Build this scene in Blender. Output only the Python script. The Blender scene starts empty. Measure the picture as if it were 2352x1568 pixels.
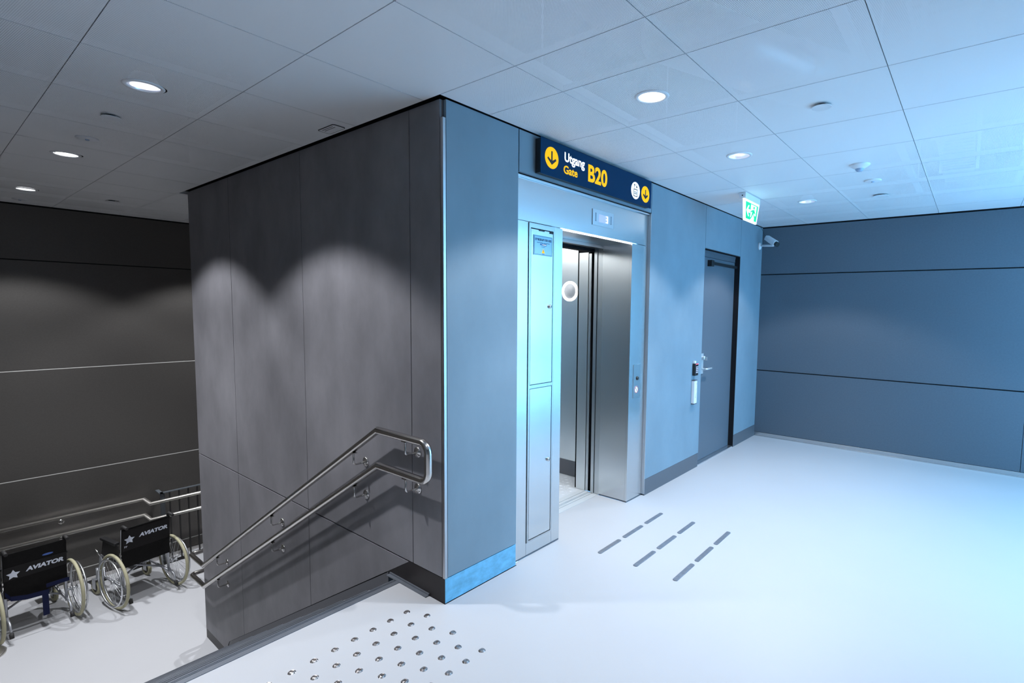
import bpy, bmesh, math, random
from mathutils import Vector, Matrix

random.seed(7)
S = bpy.context.scene
COL = S.collection
PI = math.pi

# ------------------------------------------------------------------ camera
F_PX, YAW, PITCH, ROLL = 1193.47, 0.662418, -0.079907, 0.0142434
CAM = Vector((-1.7566, -2.1976, 1.6329))
fw = Vector((math.cos(YAW) * math.cos(PITCH), math.sin(YAW) * math.cos(PITCH), math.sin(PITCH)))
rt = Vector((math.sin(YAW), -math.cos(YAW), 0))
up = rt.cross(fw)
cr, sr = math.cos(ROLL), math.sin(ROLL)
rt2, up2 = cr * rt + sr * up, -sr * rt + cr * up
cd = bpy.data.cameras.new('camera')
cam = bpy.data.objects.new('camera', cd)
COL.objects.link(cam)
cd.sensor_width = 36
cd.lens = F_PX / 2352 * 36
cd.shift_x = -126.87 / 2352
cd.shift_y = 19.70 / 2352
cd.clip_start = 0.05
m = Matrix((rt2, up2, -fw)).transposed().to_4x4()
m.translation = CAM
cam.matrix_world = m
S.camera = cam

# ------------------------------------------------------------------ colour management, world, daylight
S.view_settings.view_transform = 'Standard'
S.view_settings.look = 'None'
S.view_settings.exposure = 0.35
S.view_settings.gamma = 1.0
S.view_settings.use_curve_mapping = False

W = bpy.data.worlds.new('sky')
S.world = W
W.use_nodes = True
bg = W.node_tree.nodes['Background']
SKY = (0.22, 0.54, 0.93)
SKY_STRENGTH = 7.6
bg.inputs['Color'].default_value = (*SKY, 1)
bg.inputs['Strength'].default_value = SKY_STRENGTH

H = 2.70           # suspended ceiling
SLAB = 3.60        # underside of the slab above it
ZL = -1.784        # lower landing
XL, XF = -4.6, 5.10    # hall: left and far walls
YW = -3.50         # facade
XW = 1.20          # the facade is glazed from here to the far wall
YB = 6.17          # wall behind the landing
XS = -1.95         # other side of the stairwell
YN = 0.437         # top nosing
MS = 3.82          # end of the stair wall

# portal that samples the daylight coming through the glazed facade bay
pl = bpy.data.lights.new('window_portal', 'AREA')
pl.shape = 'RECTANGLE'
pl.size, pl.size_y = XF - XW, 3.5
pl.cycles.is_portal = True
po = bpy.data.objects.new('window_portal', pl)
COL.objects.link(po)
po.location = ((XF + XW) / 2, YW + 0.02, 1.77)
po.rotation_euler = (math.radians(90), 0, 0)

HALL_W = (58.0, 72.0)       # (wide cone, inner beam) of a recessed downlight
STAIR_W = (100.0, 235.0)
SPOT_COL = (0.93, 0.95, 1.0)


def spot(parent, w):
    """a downlight's output: a wide cone with a sharp cut-off plus the brighter beam straight below"""
    for e, ang, bl in ((w[0], 113, 0.28), (w[1], 84, 1.0)):
        if e <= 0:
            continue
        l = bpy.data.lights.new('downlight_lamp', 'SPOT')
        l.energy = e
        l.color = SPOT_COL
        l.spot_size = math.radians(ang)
        l.spot_blend = bl
        l.shadow_soft_size = 0.035
        o = bpy.data.objects.new('downlight_lamp', l)
        COL.objects.link(o)
        o.parent = parent
        o.location = (0, 0, -0.016)


# ------------------------------------------------------------------ materials
def new_mat(name):
    mt = bpy.data.materials.new(name)
    mt.use_nodes = True
    return mt, mt.node_tree, mt.node_tree.nodes['Principled BSDF']


def mat(name, col, rough=0.5, metal=0.0, spec=0.5, emit=None, es=0.0, noise=None, bump=0.0):
    """noise = (scale xyz, amount, detail): multiplies the colour by 1 +- amount"""
    mt, nt, p = new_mat(name)
    p.inputs['Base Color'].default_value = (*col, 1)
    p.inputs['Roughness'].default_value = rough
    p.inputs['Metallic'].default_value = metal
    p.inputs['Specular IOR Level'].default_value = spec
    if emit:
        p.inputs['Emission Color'].default_value = (*emit, 1)
        p.inputs['Emission Strength'].default_value = es
    if noise:
        sc, amt, det = noise
        tc = nt.nodes.new('ShaderNodeNewGeometry')
        mp = nt.nodes.new('ShaderNodeMapping')
        mp.inputs['Scale'].default_value = sc
        nz = nt.nodes.new('ShaderNodeTexNoise')
        nz.inputs['Scale'].default_value = 1.0
        nz.inputs['Detail'].default_value = det
        nz.inputs['Roughness'].default_value = 0.6
        rp = nt.nodes.new('ShaderNodeMapRange')
        rp.inputs['From Min'].default_value = 0.25
        rp.inputs['From Max'].default_value = 0.75
        rp.inputs['To Min'].default_value = 1 - amt
        rp.inputs['To Max'].default_value = 1 + amt
        mx = nt.nodes.new('ShaderNodeMix')
        mx.data_type = 'RGBA'
        mx.blend_type = 'MULTIPLY'
        mx.inputs[0].default_value = 1
        mx.inputs[6].default_value = (*col, 1)
        L = nt.links.new
        L(tc.outputs['Position'], mp.inputs['Vector'])
        L(mp.outputs[0], nz.inputs['Vector'])
        L(nz.outputs['Fac'], rp.inputs['Value'])
        L(rp.outputs[0], mx.inputs[7])
        L(mx.outputs[2], p.inputs['Base Color'])
        if bump:
            bp = nt.nodes.new('ShaderNodeBump')
            bp.inputs['Strength'].default_value = bump
            bp.inputs['Distance'].default_value = 0.002
            L(nz.outputs['Fac'], bp.inputs['Height'])
            L(bp.outputs[0], p.inputs['Normal'])
    return mt


def steel(name, col=(0.60, 0.62, 0.64), rough=0.28, axis=None, aniso=0.0, streak=None):
    mt, nt, p = new_mat(name)
    p.inputs['Base Color'].default_value = (*col, 1)
    p.inputs['Metallic'].default_value = 1
    p.inputs['Roughness'].default_value = rough
    if axis:
        p.inputs['Anisotropic'].default_value = aniso
        # horizontal smear whichever way the sheet faces
        ge = nt.nodes.new('ShaderNodeNewGeometry')
        c = nt.nodes.new('ShaderNodeVectorMath')
        c.operation = 'CROSS_PRODUCT'
        c.inputs[1].default_value = (0.03, 0.02, 1.0)
        nt.links.new(ge.outputs['True Normal'], c.inputs[0])
        nt.links.new(c.outputs[0], p.inputs['Tangent'])
    if streak:
        tc = nt.nodes.new('ShaderNodeNewGeometry')
        mp = nt.nodes.new('ShaderNodeMapping')
        mp.inputs['Scale'].default_value = streak
        nz = nt.nodes.new('ShaderNodeTexNoise')
        nz.inputs['Scale'].default_value = 1.0
        nz.inputs['Detail'].default_value = 2
        rp = nt.nodes.new('ShaderNodeMapRange')
        rp.inputs['To Min'].default_value = rough * 0.8
        rp.inputs['To Max'].default_value = rough * 1.25
        nt.links.new(tc.outputs['Position'], mp.inputs['Vector'])
        nt.links.new(mp.outputs[0], nz.inputs['Vector'])
        nt.links.new(nz.outputs['Fac'], rp.inputs['Value'])
        nt.links.new(rp.outputs[0], p.inputs['Roughness'])
    return mt


def mesh_sheet(name, col, pitch=0.0050, shear=(-1.5, -0.6)):
    """slotted sheet: punched slots run along a diagonal and lean through the sheet"""
    mt, nt, p = new_mat(name)
    p.inputs['Base Color'].default_value = (*col, 1)
    p.inputs['Roughness'].default_value = 0.5
    p.inputs['Specular IOR Level'].default_value = 0.3
    N, L = nt.nodes.new, nt.links.new
    tc = N('ShaderNodeTexCoord')
    sx = N('ShaderNodeSeparateXYZ')
    L(tc.outputs['Object'], sx.inputs[0])

    def mth(op, a, b=None):
        n = N('ShaderNodeMath')
        n.operation = op
        for i, v in enumerate((a, b)):
            if v is None:
                continue
            if isinstance(v, (int, float)):
                n.inputs[i].default_value = v
            else:
                L(v, n.inputs[i])
        return n.outputs[0]
    X = mth('ADD', sx.outputs[0], mth('MULTIPLY', sx.outputs[2], shear[0]))
    Y = mth('ADD', sx.outputs[1], mth('MULTIPLY', sx.outputs[2], shear[1]))
    u = mth('MULTIPLY', mth('ADD', X, Y), 0.7071 / (pitch * 1.6))
    v = mth('MULTIPLY', mth('SUBTRACT', X, Y), 0.7071 / pitch)
    row = mth('FLOOR', v)
    u2 = mth('ADD', u, mth('MULTIPLY', row, 0.5))
    fv = mth('ABSOLUTE', mth('SUBTRACT', mth('FRACT', v), 0.5))
    fu = mth('ABSOLUTE', mth('SUBTRACT', mth('FRACT', u2), 0.5))
    hole = mth('MULTIPLY', mth('LESS_THAN', fv, 0.175), mth('LESS_THAN', fu, 0.35))
    al = mth('SUBTRACT', 1.0, hole)
    L(al, p.inputs['Alpha'])
    return mt


def glass_mat(name):
    mt = bpy.data.materials.new(name)
    mt.use_nodes = True
    nt = mt.node_tree
    nt.nodes.clear()
    out = nt.nodes.new('ShaderNodeOutputMaterial')
    tr = nt.nodes.new('ShaderNodeBsdfTransparent')
    tr.inputs[0].default_value = (0.94, 0.98, 0.97, 1)
    gl = nt.nodes.new('ShaderNodeBsdfGlossy')
    gl.inputs['Roughness'].default_value = 0.02
    mx = nt.nodes.new('ShaderNodeMixShader')
    mx.inputs[0].default_value = 0.06
    nt.links.new(tr.outputs[0], mx.inputs[1])
    nt.links.new(gl.outputs[0], mx.inputs[2])
    nt.links.new(mx.outputs[0], out.inputs[0])
    return mt


M = {}
M['cement'] = mat('fibre_cement_panel', (0.188, 0.185, 0.20), 0.55, spec=0.35, noise=((3.2, 3.2, 2.0), 0.20, 7))
M['cement_lift'] = mat('daylit_cement_panel', (0.195, 0.26, 0.305), 0.55, spec=0.35, noise=((3.2, 3.2, 2.0), 0.09, 6))  # same panel as the stair wall, with blue daylight put into its colour
M['core'] = mat('dark_wall_core', (0.012, 0.012, 0.014), 0.9, spec=0.1)
M['farmetal'] = mat('daylit_wall_panel', (0.098, 0.122, 0.148), 0.42, metal=0.2, noise=((60, 60, 60), 0.06, 2))  # copy of the back wall panel, tinted with the window's blue light
M['darkmetal'] = mat('bronze_grey_wall_panel', (0.108, 0.101, 0.094), 0.42, metal=0.55, noise=((60, 60, 60), 0.06, 2))
M['floor'] = mat('pale_resin_floor', (0.455, 0.46, 0.475), 0.42, spec=0.35, noise=((1.1, 1.1, 1.1), 0.02, 3))
M['brown'] = mat('dark_brown_skirting', (0.016, 0.013, 0.0135), 0.4, spec=0.25, noise=((6, 6, 6), 0.25, 3))
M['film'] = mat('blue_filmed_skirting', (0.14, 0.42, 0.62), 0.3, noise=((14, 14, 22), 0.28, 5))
M['slate'] = mat('slate_grey_skirting', (0.10, 0.103, 0.115), 0.5)
M['stairfloor'] = mat('grey_tread', (0.16, 0.165, 0.18), 0.6)
M['nosing'] = mat('aluminium_nosing', (0.145, 0.16, 0.185), 0.45, metal=0.4)
M['alu'] = steel('satin_aluminium', (0.66, 0.67, 0.69), 0.35)
M['sillalu'] = mat('sill_aluminium', (0.66, 0.68, 0.69), 0.4, metal=0.3)
M['hardware'] = mat('satin_door_hardware', (0.58, 0.62, 0.64), 0.35, metal=0.45)
M['joint'] = mat('pale_joint_profile', (0.62, 0.61, 0.58), 0.4, metal=0.2)
M['railback'] = steel('top_lit_steel_tube', (0.80, 0.77, 0.72), 0.38)  # paler than the stair rail; the light from above is in its colour
M['steel'] = steel('brushed_stainless', (0.62, 0.64, 0.65), 0.26, axis=(1, 0, 0), aniso=0.75)
M['steelx'] = steel('brushed_stainless_side', (0.62, 0.64, 0.65), 0.26, axis=(0, 1, 0), aniso=0.75)
M['steel2'] = steel('brushed_stainless_dark', (0.52, 0.54, 0.55), 0.3, axis=(1, 0, 0), aniso=0.6)
M['chrome'] = steel('polished_tube', (0.66, 0.64, 0.62), 0.2)
M['rail'] = steel('satin_steel_tube', (0.60, 0.575, 0.55), 0.2)
M['white'] = mat('white_plastic', (0.74, 0.75, 0.77), 0.45)
M['tile'] = mesh_sheet('slotted_ceiling_sheet', (0.92, 0.925, 0.935))
M['tileedge'] = mat('ceiling_sheet_flange', (0.55, 0.56, 0.58), 0.6)
M['black'] = mat('black_plastic', (0.012, 0.012, 0.013), 0.4)
M['rubber'] = mat('black_rubber', (0.018, 0.017, 0.017), 0.7)
M['navy'] = mat('navy_sign_face', (0.001, 0.016, 0.05), 0.5, spec=0.08, emit=(0.0, 0.03, 0.10), es=0.3)
M['yellow'] = mat('lit_yellow_sign', (0.45, 0.22, 0.0), 0.5, spec=0.15, emit=(1.0, 0.54, 0.0), es=0.68)
M['signwhite'] = mat('lit_white_sign', (0.85, 0.85, 0.88), 0.4, emit=(0.95, 0.96, 1.0), es=0.72)
M['signblack'] = mat('black_pictogram', (0.006, 0.007, 0.012), 0.5)
M['exitwhite'] = mat('lit_exit_panel', (0.9, 0.92, 0.92), 0.4, emit=(0.93, 1.0, 1.0), es=0.8)
M['exitgreen'] = mat('lit_exit_green', (0.0, 0.5, 0.2), 0.4, emit=(0.0, 0.62, 0.24), es=0.55)
M['lampwhite'] = mat('lit_diffuser', (0.9, 0.9, 0.9), 0.5, emit=(0.97, 0.98, 1.0), es=3.0)
M['lampblue'] = mat('lit_cool_reflector', (0.8, 0.8, 0.9), 0.3, emit=(0.80, 0.86, 1.0), es=0.85)
M['reflector'] = steel('silver_reflector', (0.88, 0.89, 0.96), 0.35)
M['glow'] = mat('glowing_lamp', (1, 1, 1), 0.5, emit=(0.93, 0.95, 1.0), es=9.0)
M['led'] = mat('led_strip', (1, 1, 1), 0.5, emit=(0.95, 0.93, 1.0), es=5.0)
M['ring'] = mat('ring_reflection_glow', (1, 1, 1), 0.5, emit=(1, 1, 1), es=1.6)
M['carlight'] = mat('car_ceiling_light', (1, 1, 1), 0.5, emit=(1.0, 1.0, 1.0), es=3.2)
M['screen'] = mat('lit_floor_display', (0.3, 0.35, 0.8), 0.3, emit=(0.36, 0.42, 1.0), es=0.55)
M['door'] = mat('blue_grey_door_paint', (0.105, 0.125, 0.15), 0.42, spec=0.4)
M['doorframe'] = mat('blue_grey_frame_paint', (0.085, 0.10, 0.12), 0.45, spec=0.4)
M['void'] = mat('void_black', (0.004, 0.004, 0.005), 0.8, spec=0.1)
M['slab'] = mat('raw_concrete_soffit', (0.09, 0.095, 0.105), 0.9)
M['duct'] = steel('galvanised_duct', (0.6, 0.62, 0.66), 0.4)
M['plaster'] = mat('hall_wall_paint', (0.30, 0.30, 0.31), 0.6)
M['carwall'] = steel('lift_car_steel', (0.66, 0.68, 0.68), 0.3, axis=(0, 1, 0), aniso=0.6)
M['carfloor'] = mat('white_checker_plate', (0.72, 0.74, 0.76), 0.35, metal=0.2)
M['plate'] = mat('notice_plate_blue', (0.30, 0.48, 0.58), 0.35, metal=0.4)
M['ink'] = mat('dark_print', (0.02, 0.05, 0.10), 0.6)
M['logo'] = mat('blue_print', (0.01, 0.06, 0.22), 0.5)
M['red'] = mat('red_print', (0.42, 0.10, 0.13), 0.5)
M['redled'] = mat('red_status_light', (0.9, 0.1, 0.15), 0.4, emit=(1.0, 0.12, 0.2), es=1.5)
M['key'] = mat('grey_keys', (0.55, 0.5, 0.55), 0.4)
M['bulb'] = mat('dome_sensor', (0.35, 0.45, 0.60), 0.2)
M['tyre'] = mat('yellowed_grey_tyre', (0.38, 0.36, 0.24), 0.65)
M['fabric'] = mat('black_nylon', (0.005, 0.0045, 0.0045), 0.7, spec=0.15, noise=((40, 40, 40), 0.3, 2))
M['print'] = mat('pale_print', (0.62, 0.66, 0.74), 0.5)
M['frame'] = mat('silver_paint', (0.42, 0.43, 0.46), 0.32, metal=0.6)
M['strap'] = mat('navy_strap', (0.004, 0.007, 0.035), 0.7, spec=0.2)
M['bars'] = mat('dark_balustrade', (0.012, 0.011, 0.011), 0.5)
M['barcap'] = mat('grey_balustrade_cap', (0.15, 0.17, 0.19), 0.4, metal=0.4)
M['barpost'] = mat('grey_balustrade_post', (0.045, 0.05, 0.058), 0.5)
M['guide'] = mat('steel_guide_strip', (0.22, 0.245, 0.285), 0.4, metal=0.55, noise=((30, 30, 30), 0.15, 2))
M['glass'] = glass_mat('facade_glass')
M['mullion'] = mat('facade_mullion', (0.10, 0.11, 0.12), 0.4, metal=0.4)


# ------------------------------------------------------------------ geometry helpers
def B():
    return bmesh.new()


def box(bm, x0, x1, y0, y1, z0, z1):
    vs = [bm.verts.new((x, y, z)) for x in (x0, x1) for y in (y0, y1) for z in (z0, z1)]
    for f in ((0, 1, 3, 2), (4, 6, 7, 5), (0, 4, 5, 1), (2, 3, 7, 6), (0, 2, 6, 4), (1, 5, 7, 3)):
        bm.faces.new([vs[i] for i in f])
    return bm


def prism(bm, pts, axis, a, b):
    """extrude a 2-D outline: axis 'x' -> pts are (y,z); 'y' -> (x,z); 'z' -> (x,y)"""
    def P(p, t):
        return {'x': (t, p[0], p[1]), 'y': (p[0], t, p[1]), 'z': (p[0], p[1], t)}[axis]
    va = [bm.verts.new(P(p, a)) for p in pts]
    vb = [bm.verts.new(P(p, b)) for p in pts]
    n = len(pts)
    bm.faces.new(va)
    bm.faces.new(vb[::-1])
    for i in range(n):
        j = (i + 1) % n
        bm.faces.new((va[i], vb[i], vb[j], va[j]))
    return bm


def tube(bm, pts, r, n=12, cap=True, closed=False):
    pts = [Vector(p) for p in pts]
    N = len(pts)
    rings = []
    prev = None
    for i, p in enumerate(pts):
        if closed:
            t = (pts[(i + 1) % N] - pts[i - 1]).normalized()
        elif i == 0:
            t = (pts[1] - p).normalized()
        elif i == N - 1:
            t = (p - pts[i - 1]).normalized()
        else:
            t = ((pts[i + 1] - p).normalized() + (p - pts[i - 1]).normalized()).normalized()
        if prev is None:
            a = Vector((0, 0, 1)) if abs(t.z) < 0.9 else Vector((1, 0, 0))
            u = t.cross(a).normalized()
        else:
            u = (prev - t * prev.dot(t)).normalized()
        prev = u
        w = t.cross(u)
        # keep the bore round through mitred corners
        k = 1.0
        if 0 < i < N - 1 and not closed:
            c = (pts[i + 1] - p).normalized().dot(t)
            k = 1 / max(c, 0.5)
        bend = None
        if k > 1.001:
            d = ((pts[i + 1] - p).normalized() - (p - pts[i - 1]).normalized())
            if d.length > 1e-6:
                bend = d.normalized()
        ring = []
        for q in range(n):
            ang = 2 * PI * q / n
            off = u * math.cos(ang) + w * math.sin(ang)
            if bend:
                off = off + bend * off.dot(bend) * (k - 1)
            ring.append(bm.verts.new(p + off * r))
        rings.append(ring)
    last = N if closed else N - 1
    for i in range(last):
        a, b = rings[i], rings[(i + 1) % N]
        for q in range(n):
            f = bm.faces.new((a[q], a[(q + 1) % n], b[(q + 1) % n], b[q]))
            f.smooth = True
    if cap and not closed:
        bm.faces.new(rings[0][::-1])
        bm.faces.new(rings[-1])
    return bm


def arc(c, a, b, R, n=6):
    """points of a fillet at corner c between directions towards a and b"""
    c, a, b = Vector(c), Vector(a), Vector(b)
    da, db = (a - c).normalized(), (b - c).normalized()
    half = da.angle(db) / 2
    d = R / math.tan(half)
    cen = c + (da + db).normalized() * (R / math.sin(half))
    p0, p1 = c + da * d - cen, c + db * d - cen
    tot = p0.angle(p1)
    return [cen + (p0 * math.sin((1 - t / n) * tot) + p1 * math.sin(t / n * tot)) / math.sin(tot) for t in range(n + 1)]


def lathe(bm, prof, n=24, axis='z', center=(0, 0, 0), smooth=True):
    """prof: (r, h) pairs; r=0 makes a pole"""
    c = Vector(center)

    def P(r, h, a):
        x, y = r * math.cos(a), r * math.sin(a)
        v = {'z': (x, y, h), 'y': (x, h, y), 'x': (h, x, y)}[axis]
        return c + Vector(v)
    rings = []
    for r, h in prof:
        if r <= 1e-9:
            rings.append([bm.verts.new(P(0, h, 0))])
        else:
            rings.append([bm.verts.new(P(r, h, 2 * PI * i / n)) for i in range(n)])
    for a, b in zip(rings, rings[1:]):
        for i in range(n):
            j = (i + 1) % n
            if len(a) == 1 and len(b) == 1:
                continue
            if len(a) == 1:
                f = bm.faces.new((a[0], b[i], b[j]))
            elif len(b) == 1:
                f = bm.faces.new((a[i], a[j], b[0]))
            else:
                f = bm.faces.new((a[i], a[j], b[j], b[i]))
            f.smooth = smooth
    return bm


def torus(bm, R, r, n=40, k=10, axis='x', center=(0, 0, 0)):
    pts = []
    for i in range(n):
        a = 2 * PI * i / n
        v = {'x': (0, R * math.cos(a), R * math.sin(a)), 'y': (R * math.cos(a), 0, R * math.sin(a)),
             'z': (R * math.cos(a), R * math.sin(a), 0)}[axis]
        pts.append(Vector(center) + Vector(v))
    return tube(bm, pts, r, k, closed=True)


def disc_pts(cx, cy, rx, ry=None, n=28):
    ry = ry or rx
    return [(cx + rx * math.cos(2 * PI * i / n), cy + ry * math.sin(2 * PI * i / n)) for i in range(n)]


def obj(name, bm, mt, parent=None, bevel=0.0):
    bmesh.ops.recalc_face_normals(bm, faces=bm.faces)
    if bevel:
        bmesh.ops.bevel(bm, geom=[e for e in bm.edges if e.is_manifold and e.calc_face_angle(0) > 0.6],
                        offset=bevel, segments=2, affect='EDGES', profile=0.5)
    me = bpy.data.meshes.new(name)
    bm.to_mesh(me)
    bm.free()
    for x in (mt if isinstance(mt, (list, tuple)) else [mt]):
        me.materials.append(x)
    o = bpy.data.objects.new(name, me)
    COL.objects.link(o)
    if parent:
        o.parent = parent
    return o


def inst(name, me, parent, loc, rz=0):
    o = bpy.data.objects.new(name, me)
    COL.objects.link(o)
    o.parent = parent
    o.location = loc
    o.rotation_euler = (0, 0, rz)
    return o


def tag(o, label, cat, group=None):
    o['label'] = label
    o['category'] = cat
    if group:
        o['group'] = group
    return o


def struct(o, label=None):
    o['kind'] = 'structure'
    if label:
        o['label'] = label
    return o


def empty(name, loc=(0, 0, 0), rz=0):
    o = bpy.data.objects.new(name, None)
    o.empty_display_size = 0.1
    COL.objects.link(o)
    o.location = loc
    o.rotation_euler = (0, 0, rz)
    return o


def thing(name, label, cat, loc=(0, 0, 0), rz=0, group=None):
    return tag(empty(name, loc, rz), label, cat, group)


def dup(root, loc, rz, label, group=None):
    """copy a thing with its parts and their sub-parts"""
    r = root.copy()
    COL.objects.link(r)
    r.location = loc
    r.rotation_euler = (0, 0, rz)
    r['label'] = label
    if group:
        r['group'] = group
    for ch in list(root.children):
        c = ch.copy()
        COL.objects.link(c)
        c.parent = r
        for g in ch.children:
            d = g.copy()
            COL.objects.link(d)
            d.parent = c
    return r


_dg = None


def text_bm(body, x0, x1, z0, z1, place, bold=0.02, depth=0.001):
    """lettering fitted into the rectangle x0..x1, z0..z1; place(u, v, w) maps flat to space"""
    cu = bpy.data.curves.new('lettering', 'FONT')
    cu.body = body
    cu.size = 1.0
    cu.offset = bold
    cu.extrude = 0.5
    cu.resolution_u = 8
    o = bpy.data.objects.new('lettering', cu)
    COL.objects.link(o)
    bpy.context.view_layer.update()
    me = bpy.data.meshes.new_from_object(o.evaluated_get(bpy.context.evaluated_depsgraph_get()))
    xs = [v.co.x for v in me.vertices]
    ys = [v.co.y for v in me.vertices]
    ax, bx, ay, by = min(xs), max(xs), min(ys), max(ys)
    bm = bmesh.new()
    bm.from_mesh(me)
    for v in bm.verts:
        u = x0 + (v.co.x - ax) / (bx - ax) * (x1 - x0)
        w = z0 + (v.co.y - ay) / (by - ay) * (z1 - z0)
        v.co = place(u, w, (v.co.z + 0.5) * depth)
    bpy.data.objects.remove(o)
    bpy.data.meshes.remove(me)
    return bm


# ================================================================== SETTING
# ---- floors
bm = B()
prism(bm, [(XL, YW), (XF, YW), (XF, 0), (4.40, 0), (4.40, 0.10), (3.30, 0.10), (3.30, 0), (2.19, 0), (2.19, 0.03), (1.94, 0.03), (1.94, 0.32),
           (1.03, 0.32), (1.03, 0.03), (0.57, 0.03), (0.57, 0), (0, 0), (0, 0.388), (XL, 0.388)], 'z', -0.26, 0.0)
struct(obj('floor', bm, M['floor']))
bm = B()
box(bm, XS, 3.5, 3.2, YB, ZL - 0.25, ZL)
struct(obj('floor_landing', bm, M['floor']))

# ---- stair wall (x = 0 face) : dark core, cement panels in front of it
RAKE = lambda y: 0.142 - 0.5955 * (y - 0.325)
bm = B()
box(bm, 0.022, 0.14, 0.022, MS - 0.02, ZL - 0.25, SLAB)
ws = struct(obj('wall_stair', bm, M['core']))
PX = (0.0, 0.021)
SEAM = [0.02, 0.286, 1.548, 2.83, MS]
g = 0.0035
for a, b in zip(SEAM, SEAM[1:]):
    bm = B()
    box(bm, *PX, a + g, b - g, 0.147, 2.692)
    obj('wall_panel', bm, M['cement'], ws)
for i, (a, b) in enumerate(((0.335, 1.548), (1.548, 2.83), (2.83, MS))):
    a2, b2 = (a if i == 0 else a + g), b - g
    if i < 2:
        pts = [(a2, 0.137), (b2, 0.137), (b2, RAKE(b2)), (a2, RAKE(a2))]
    else:
        pts = [(a2, 0.137), (b2, 0.137), (b2, -1.686), (3.235, -1.686), (3.235, -1.62), (3.2, RAKE(3.2)), (a2, RAKE(a2))]
    bm = B()
    prism(bm, pts, 'x', *PX)
    obj('wall_panel', bm, M['cement'], ws)
# end of the block, facing the landing
bm = B()
for a, b in ((0.022, 1.2), (1.2, 2.4), (2.4, 3.5)):
    box(bm, a + g, b - g, MS - 0.021, MS, ZL + 0.1, 2.692)
box(bm, 0.14, 3.5, MS - 0.14, MS - 0.022, ZL - 0.25, SLAB)
struct(obj('wall_block_end', bm, M['cement']))

# ---- lift wall (y = 0 face)
bm = B()
for x0, x1, z0, z1 in ((0.022, 0.566, -0.26, SLAB), (2.19, 3.31, -0.26, SLAB), (4.36, XF + 0.12, -0.26, SLAB),
                       (0.566, 2.19, 2.44, SLAB), (3.31, 4.36, 2.262, SLAB)):
    box(bm, x0, x1, 0.022, 0.14, z0, z1)
we = struct(obj('wall_lift', bm, M['core']))
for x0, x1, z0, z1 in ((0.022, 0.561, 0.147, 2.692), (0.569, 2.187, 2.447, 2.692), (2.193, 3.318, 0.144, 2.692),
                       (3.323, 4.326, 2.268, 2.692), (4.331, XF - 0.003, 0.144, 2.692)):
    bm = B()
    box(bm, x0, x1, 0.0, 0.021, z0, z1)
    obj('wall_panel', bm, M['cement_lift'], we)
bm = B()
box(bm, 4.326, 4.345, 0.0005, 0.10, 0.0, 2.262)
obj('door_reveal', bm, M['core'], we)

# ---- corner bead
bm = B()
box(bm, 0.0, 0.0195, 0.0, 0.0195, 0.143, 2.60)
struct(obj('trim_1', bm, steel('corner_bead', (0.46, 0.46, 0.47), 0.38), bevel=0.002))
bm = B()
box(bm, 2.1865, 2.1925, -0.0005, 0.045, 0.012, 2.44)
struct(obj('trim_2', bm, M['alu']))

# ---- skirtings
bm = B()
prism(bm, [(0.002, 0.0), (0.002, 0.142), (0.325, 0.142), (0.56, 0.002), (0.50, -0.03), (0.50, 0.0)], 'x', 0.002, 0.021)
struct(obj('baseboard_stair', bm, M['brown']))
bm = B()
box(bm, 0.003, 0.561, 0.0015, 0.021, 0.004, 0.142)
struct(obj('baseboard_corner', bm, M['film'], bevel=0.001))
bm = B()
box(bm, 2.193, 3.305, -0.001, 0.021, 0.0, 0.142)
struct(obj('baseboard_middle', bm, M['slate']))
bm = B()
box(bm, 4.327, XF - 0.003, -0.001, 0.021, 0.0, 0.142)
struct(obj('baseboard_right', bm, M['slate']))
bm = B()
prism(bm, [(3.2, ZL), (3.2, -1.686), (MS, -1.686), (MS, ZL)], 'x', 0.002, 0.021)
box(bm, 0.022, 3.4, MS - 0.021, MS + 0.002, ZL, -1.686)
struct(obj('baseboard_landing', bm, M['brown']))


# ---- far wall, wall behind the landing: metal panels with aluminium joints
def panel_wall(name, plane, lo, hi, zb, seams, ztop, side_seams, mt):
    """plane: ('x', v) or ('y', v); the room is on the lower side of v"""
    ax, v = plane
    bm = B()
    (box(bm, v + 0.012, v + 0.12, lo, hi, zb - 0.25, SLAB) if ax == 'x' else box(bm, lo, hi, v + 0.012, v + 0.12, zb - 0.25, SLAB))
    w = struct(obj(name, bm, M['core']))
    zs = [zb + 0.055] + seams + [ztop]
    cols = [lo] + side_seams + [hi]
    for c0, c1 in zip(cols, cols[1:]):
        for i, (z0, z1) in enumerate(zip(zs, zs[1:])):
            bm = B()
            a, b = (z0 + 0.006 if i else z0), z1 - 0.006
            if ax == 'x':
                box(bm, v, v + 0.011, c0 + 0.002, c1 - 0.002, a, b)
            else:
                box(bm, c0 + 0.002, c1 - 0.002, v, v + 0.011, a, b)
            obj('wall_panel', bm, mt, w, bevel=0.0012)
    for z in seams:
        if ax == 'x' or z > 1.5:
            continue          # plain dark joints
        bm = B()
        box(bm, lo, hi, v - 0.001, v + 0.011, z - 0.0058, z + 0.003)
        obj('joint_strip', bm, M['joint'], w)
    return w


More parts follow.
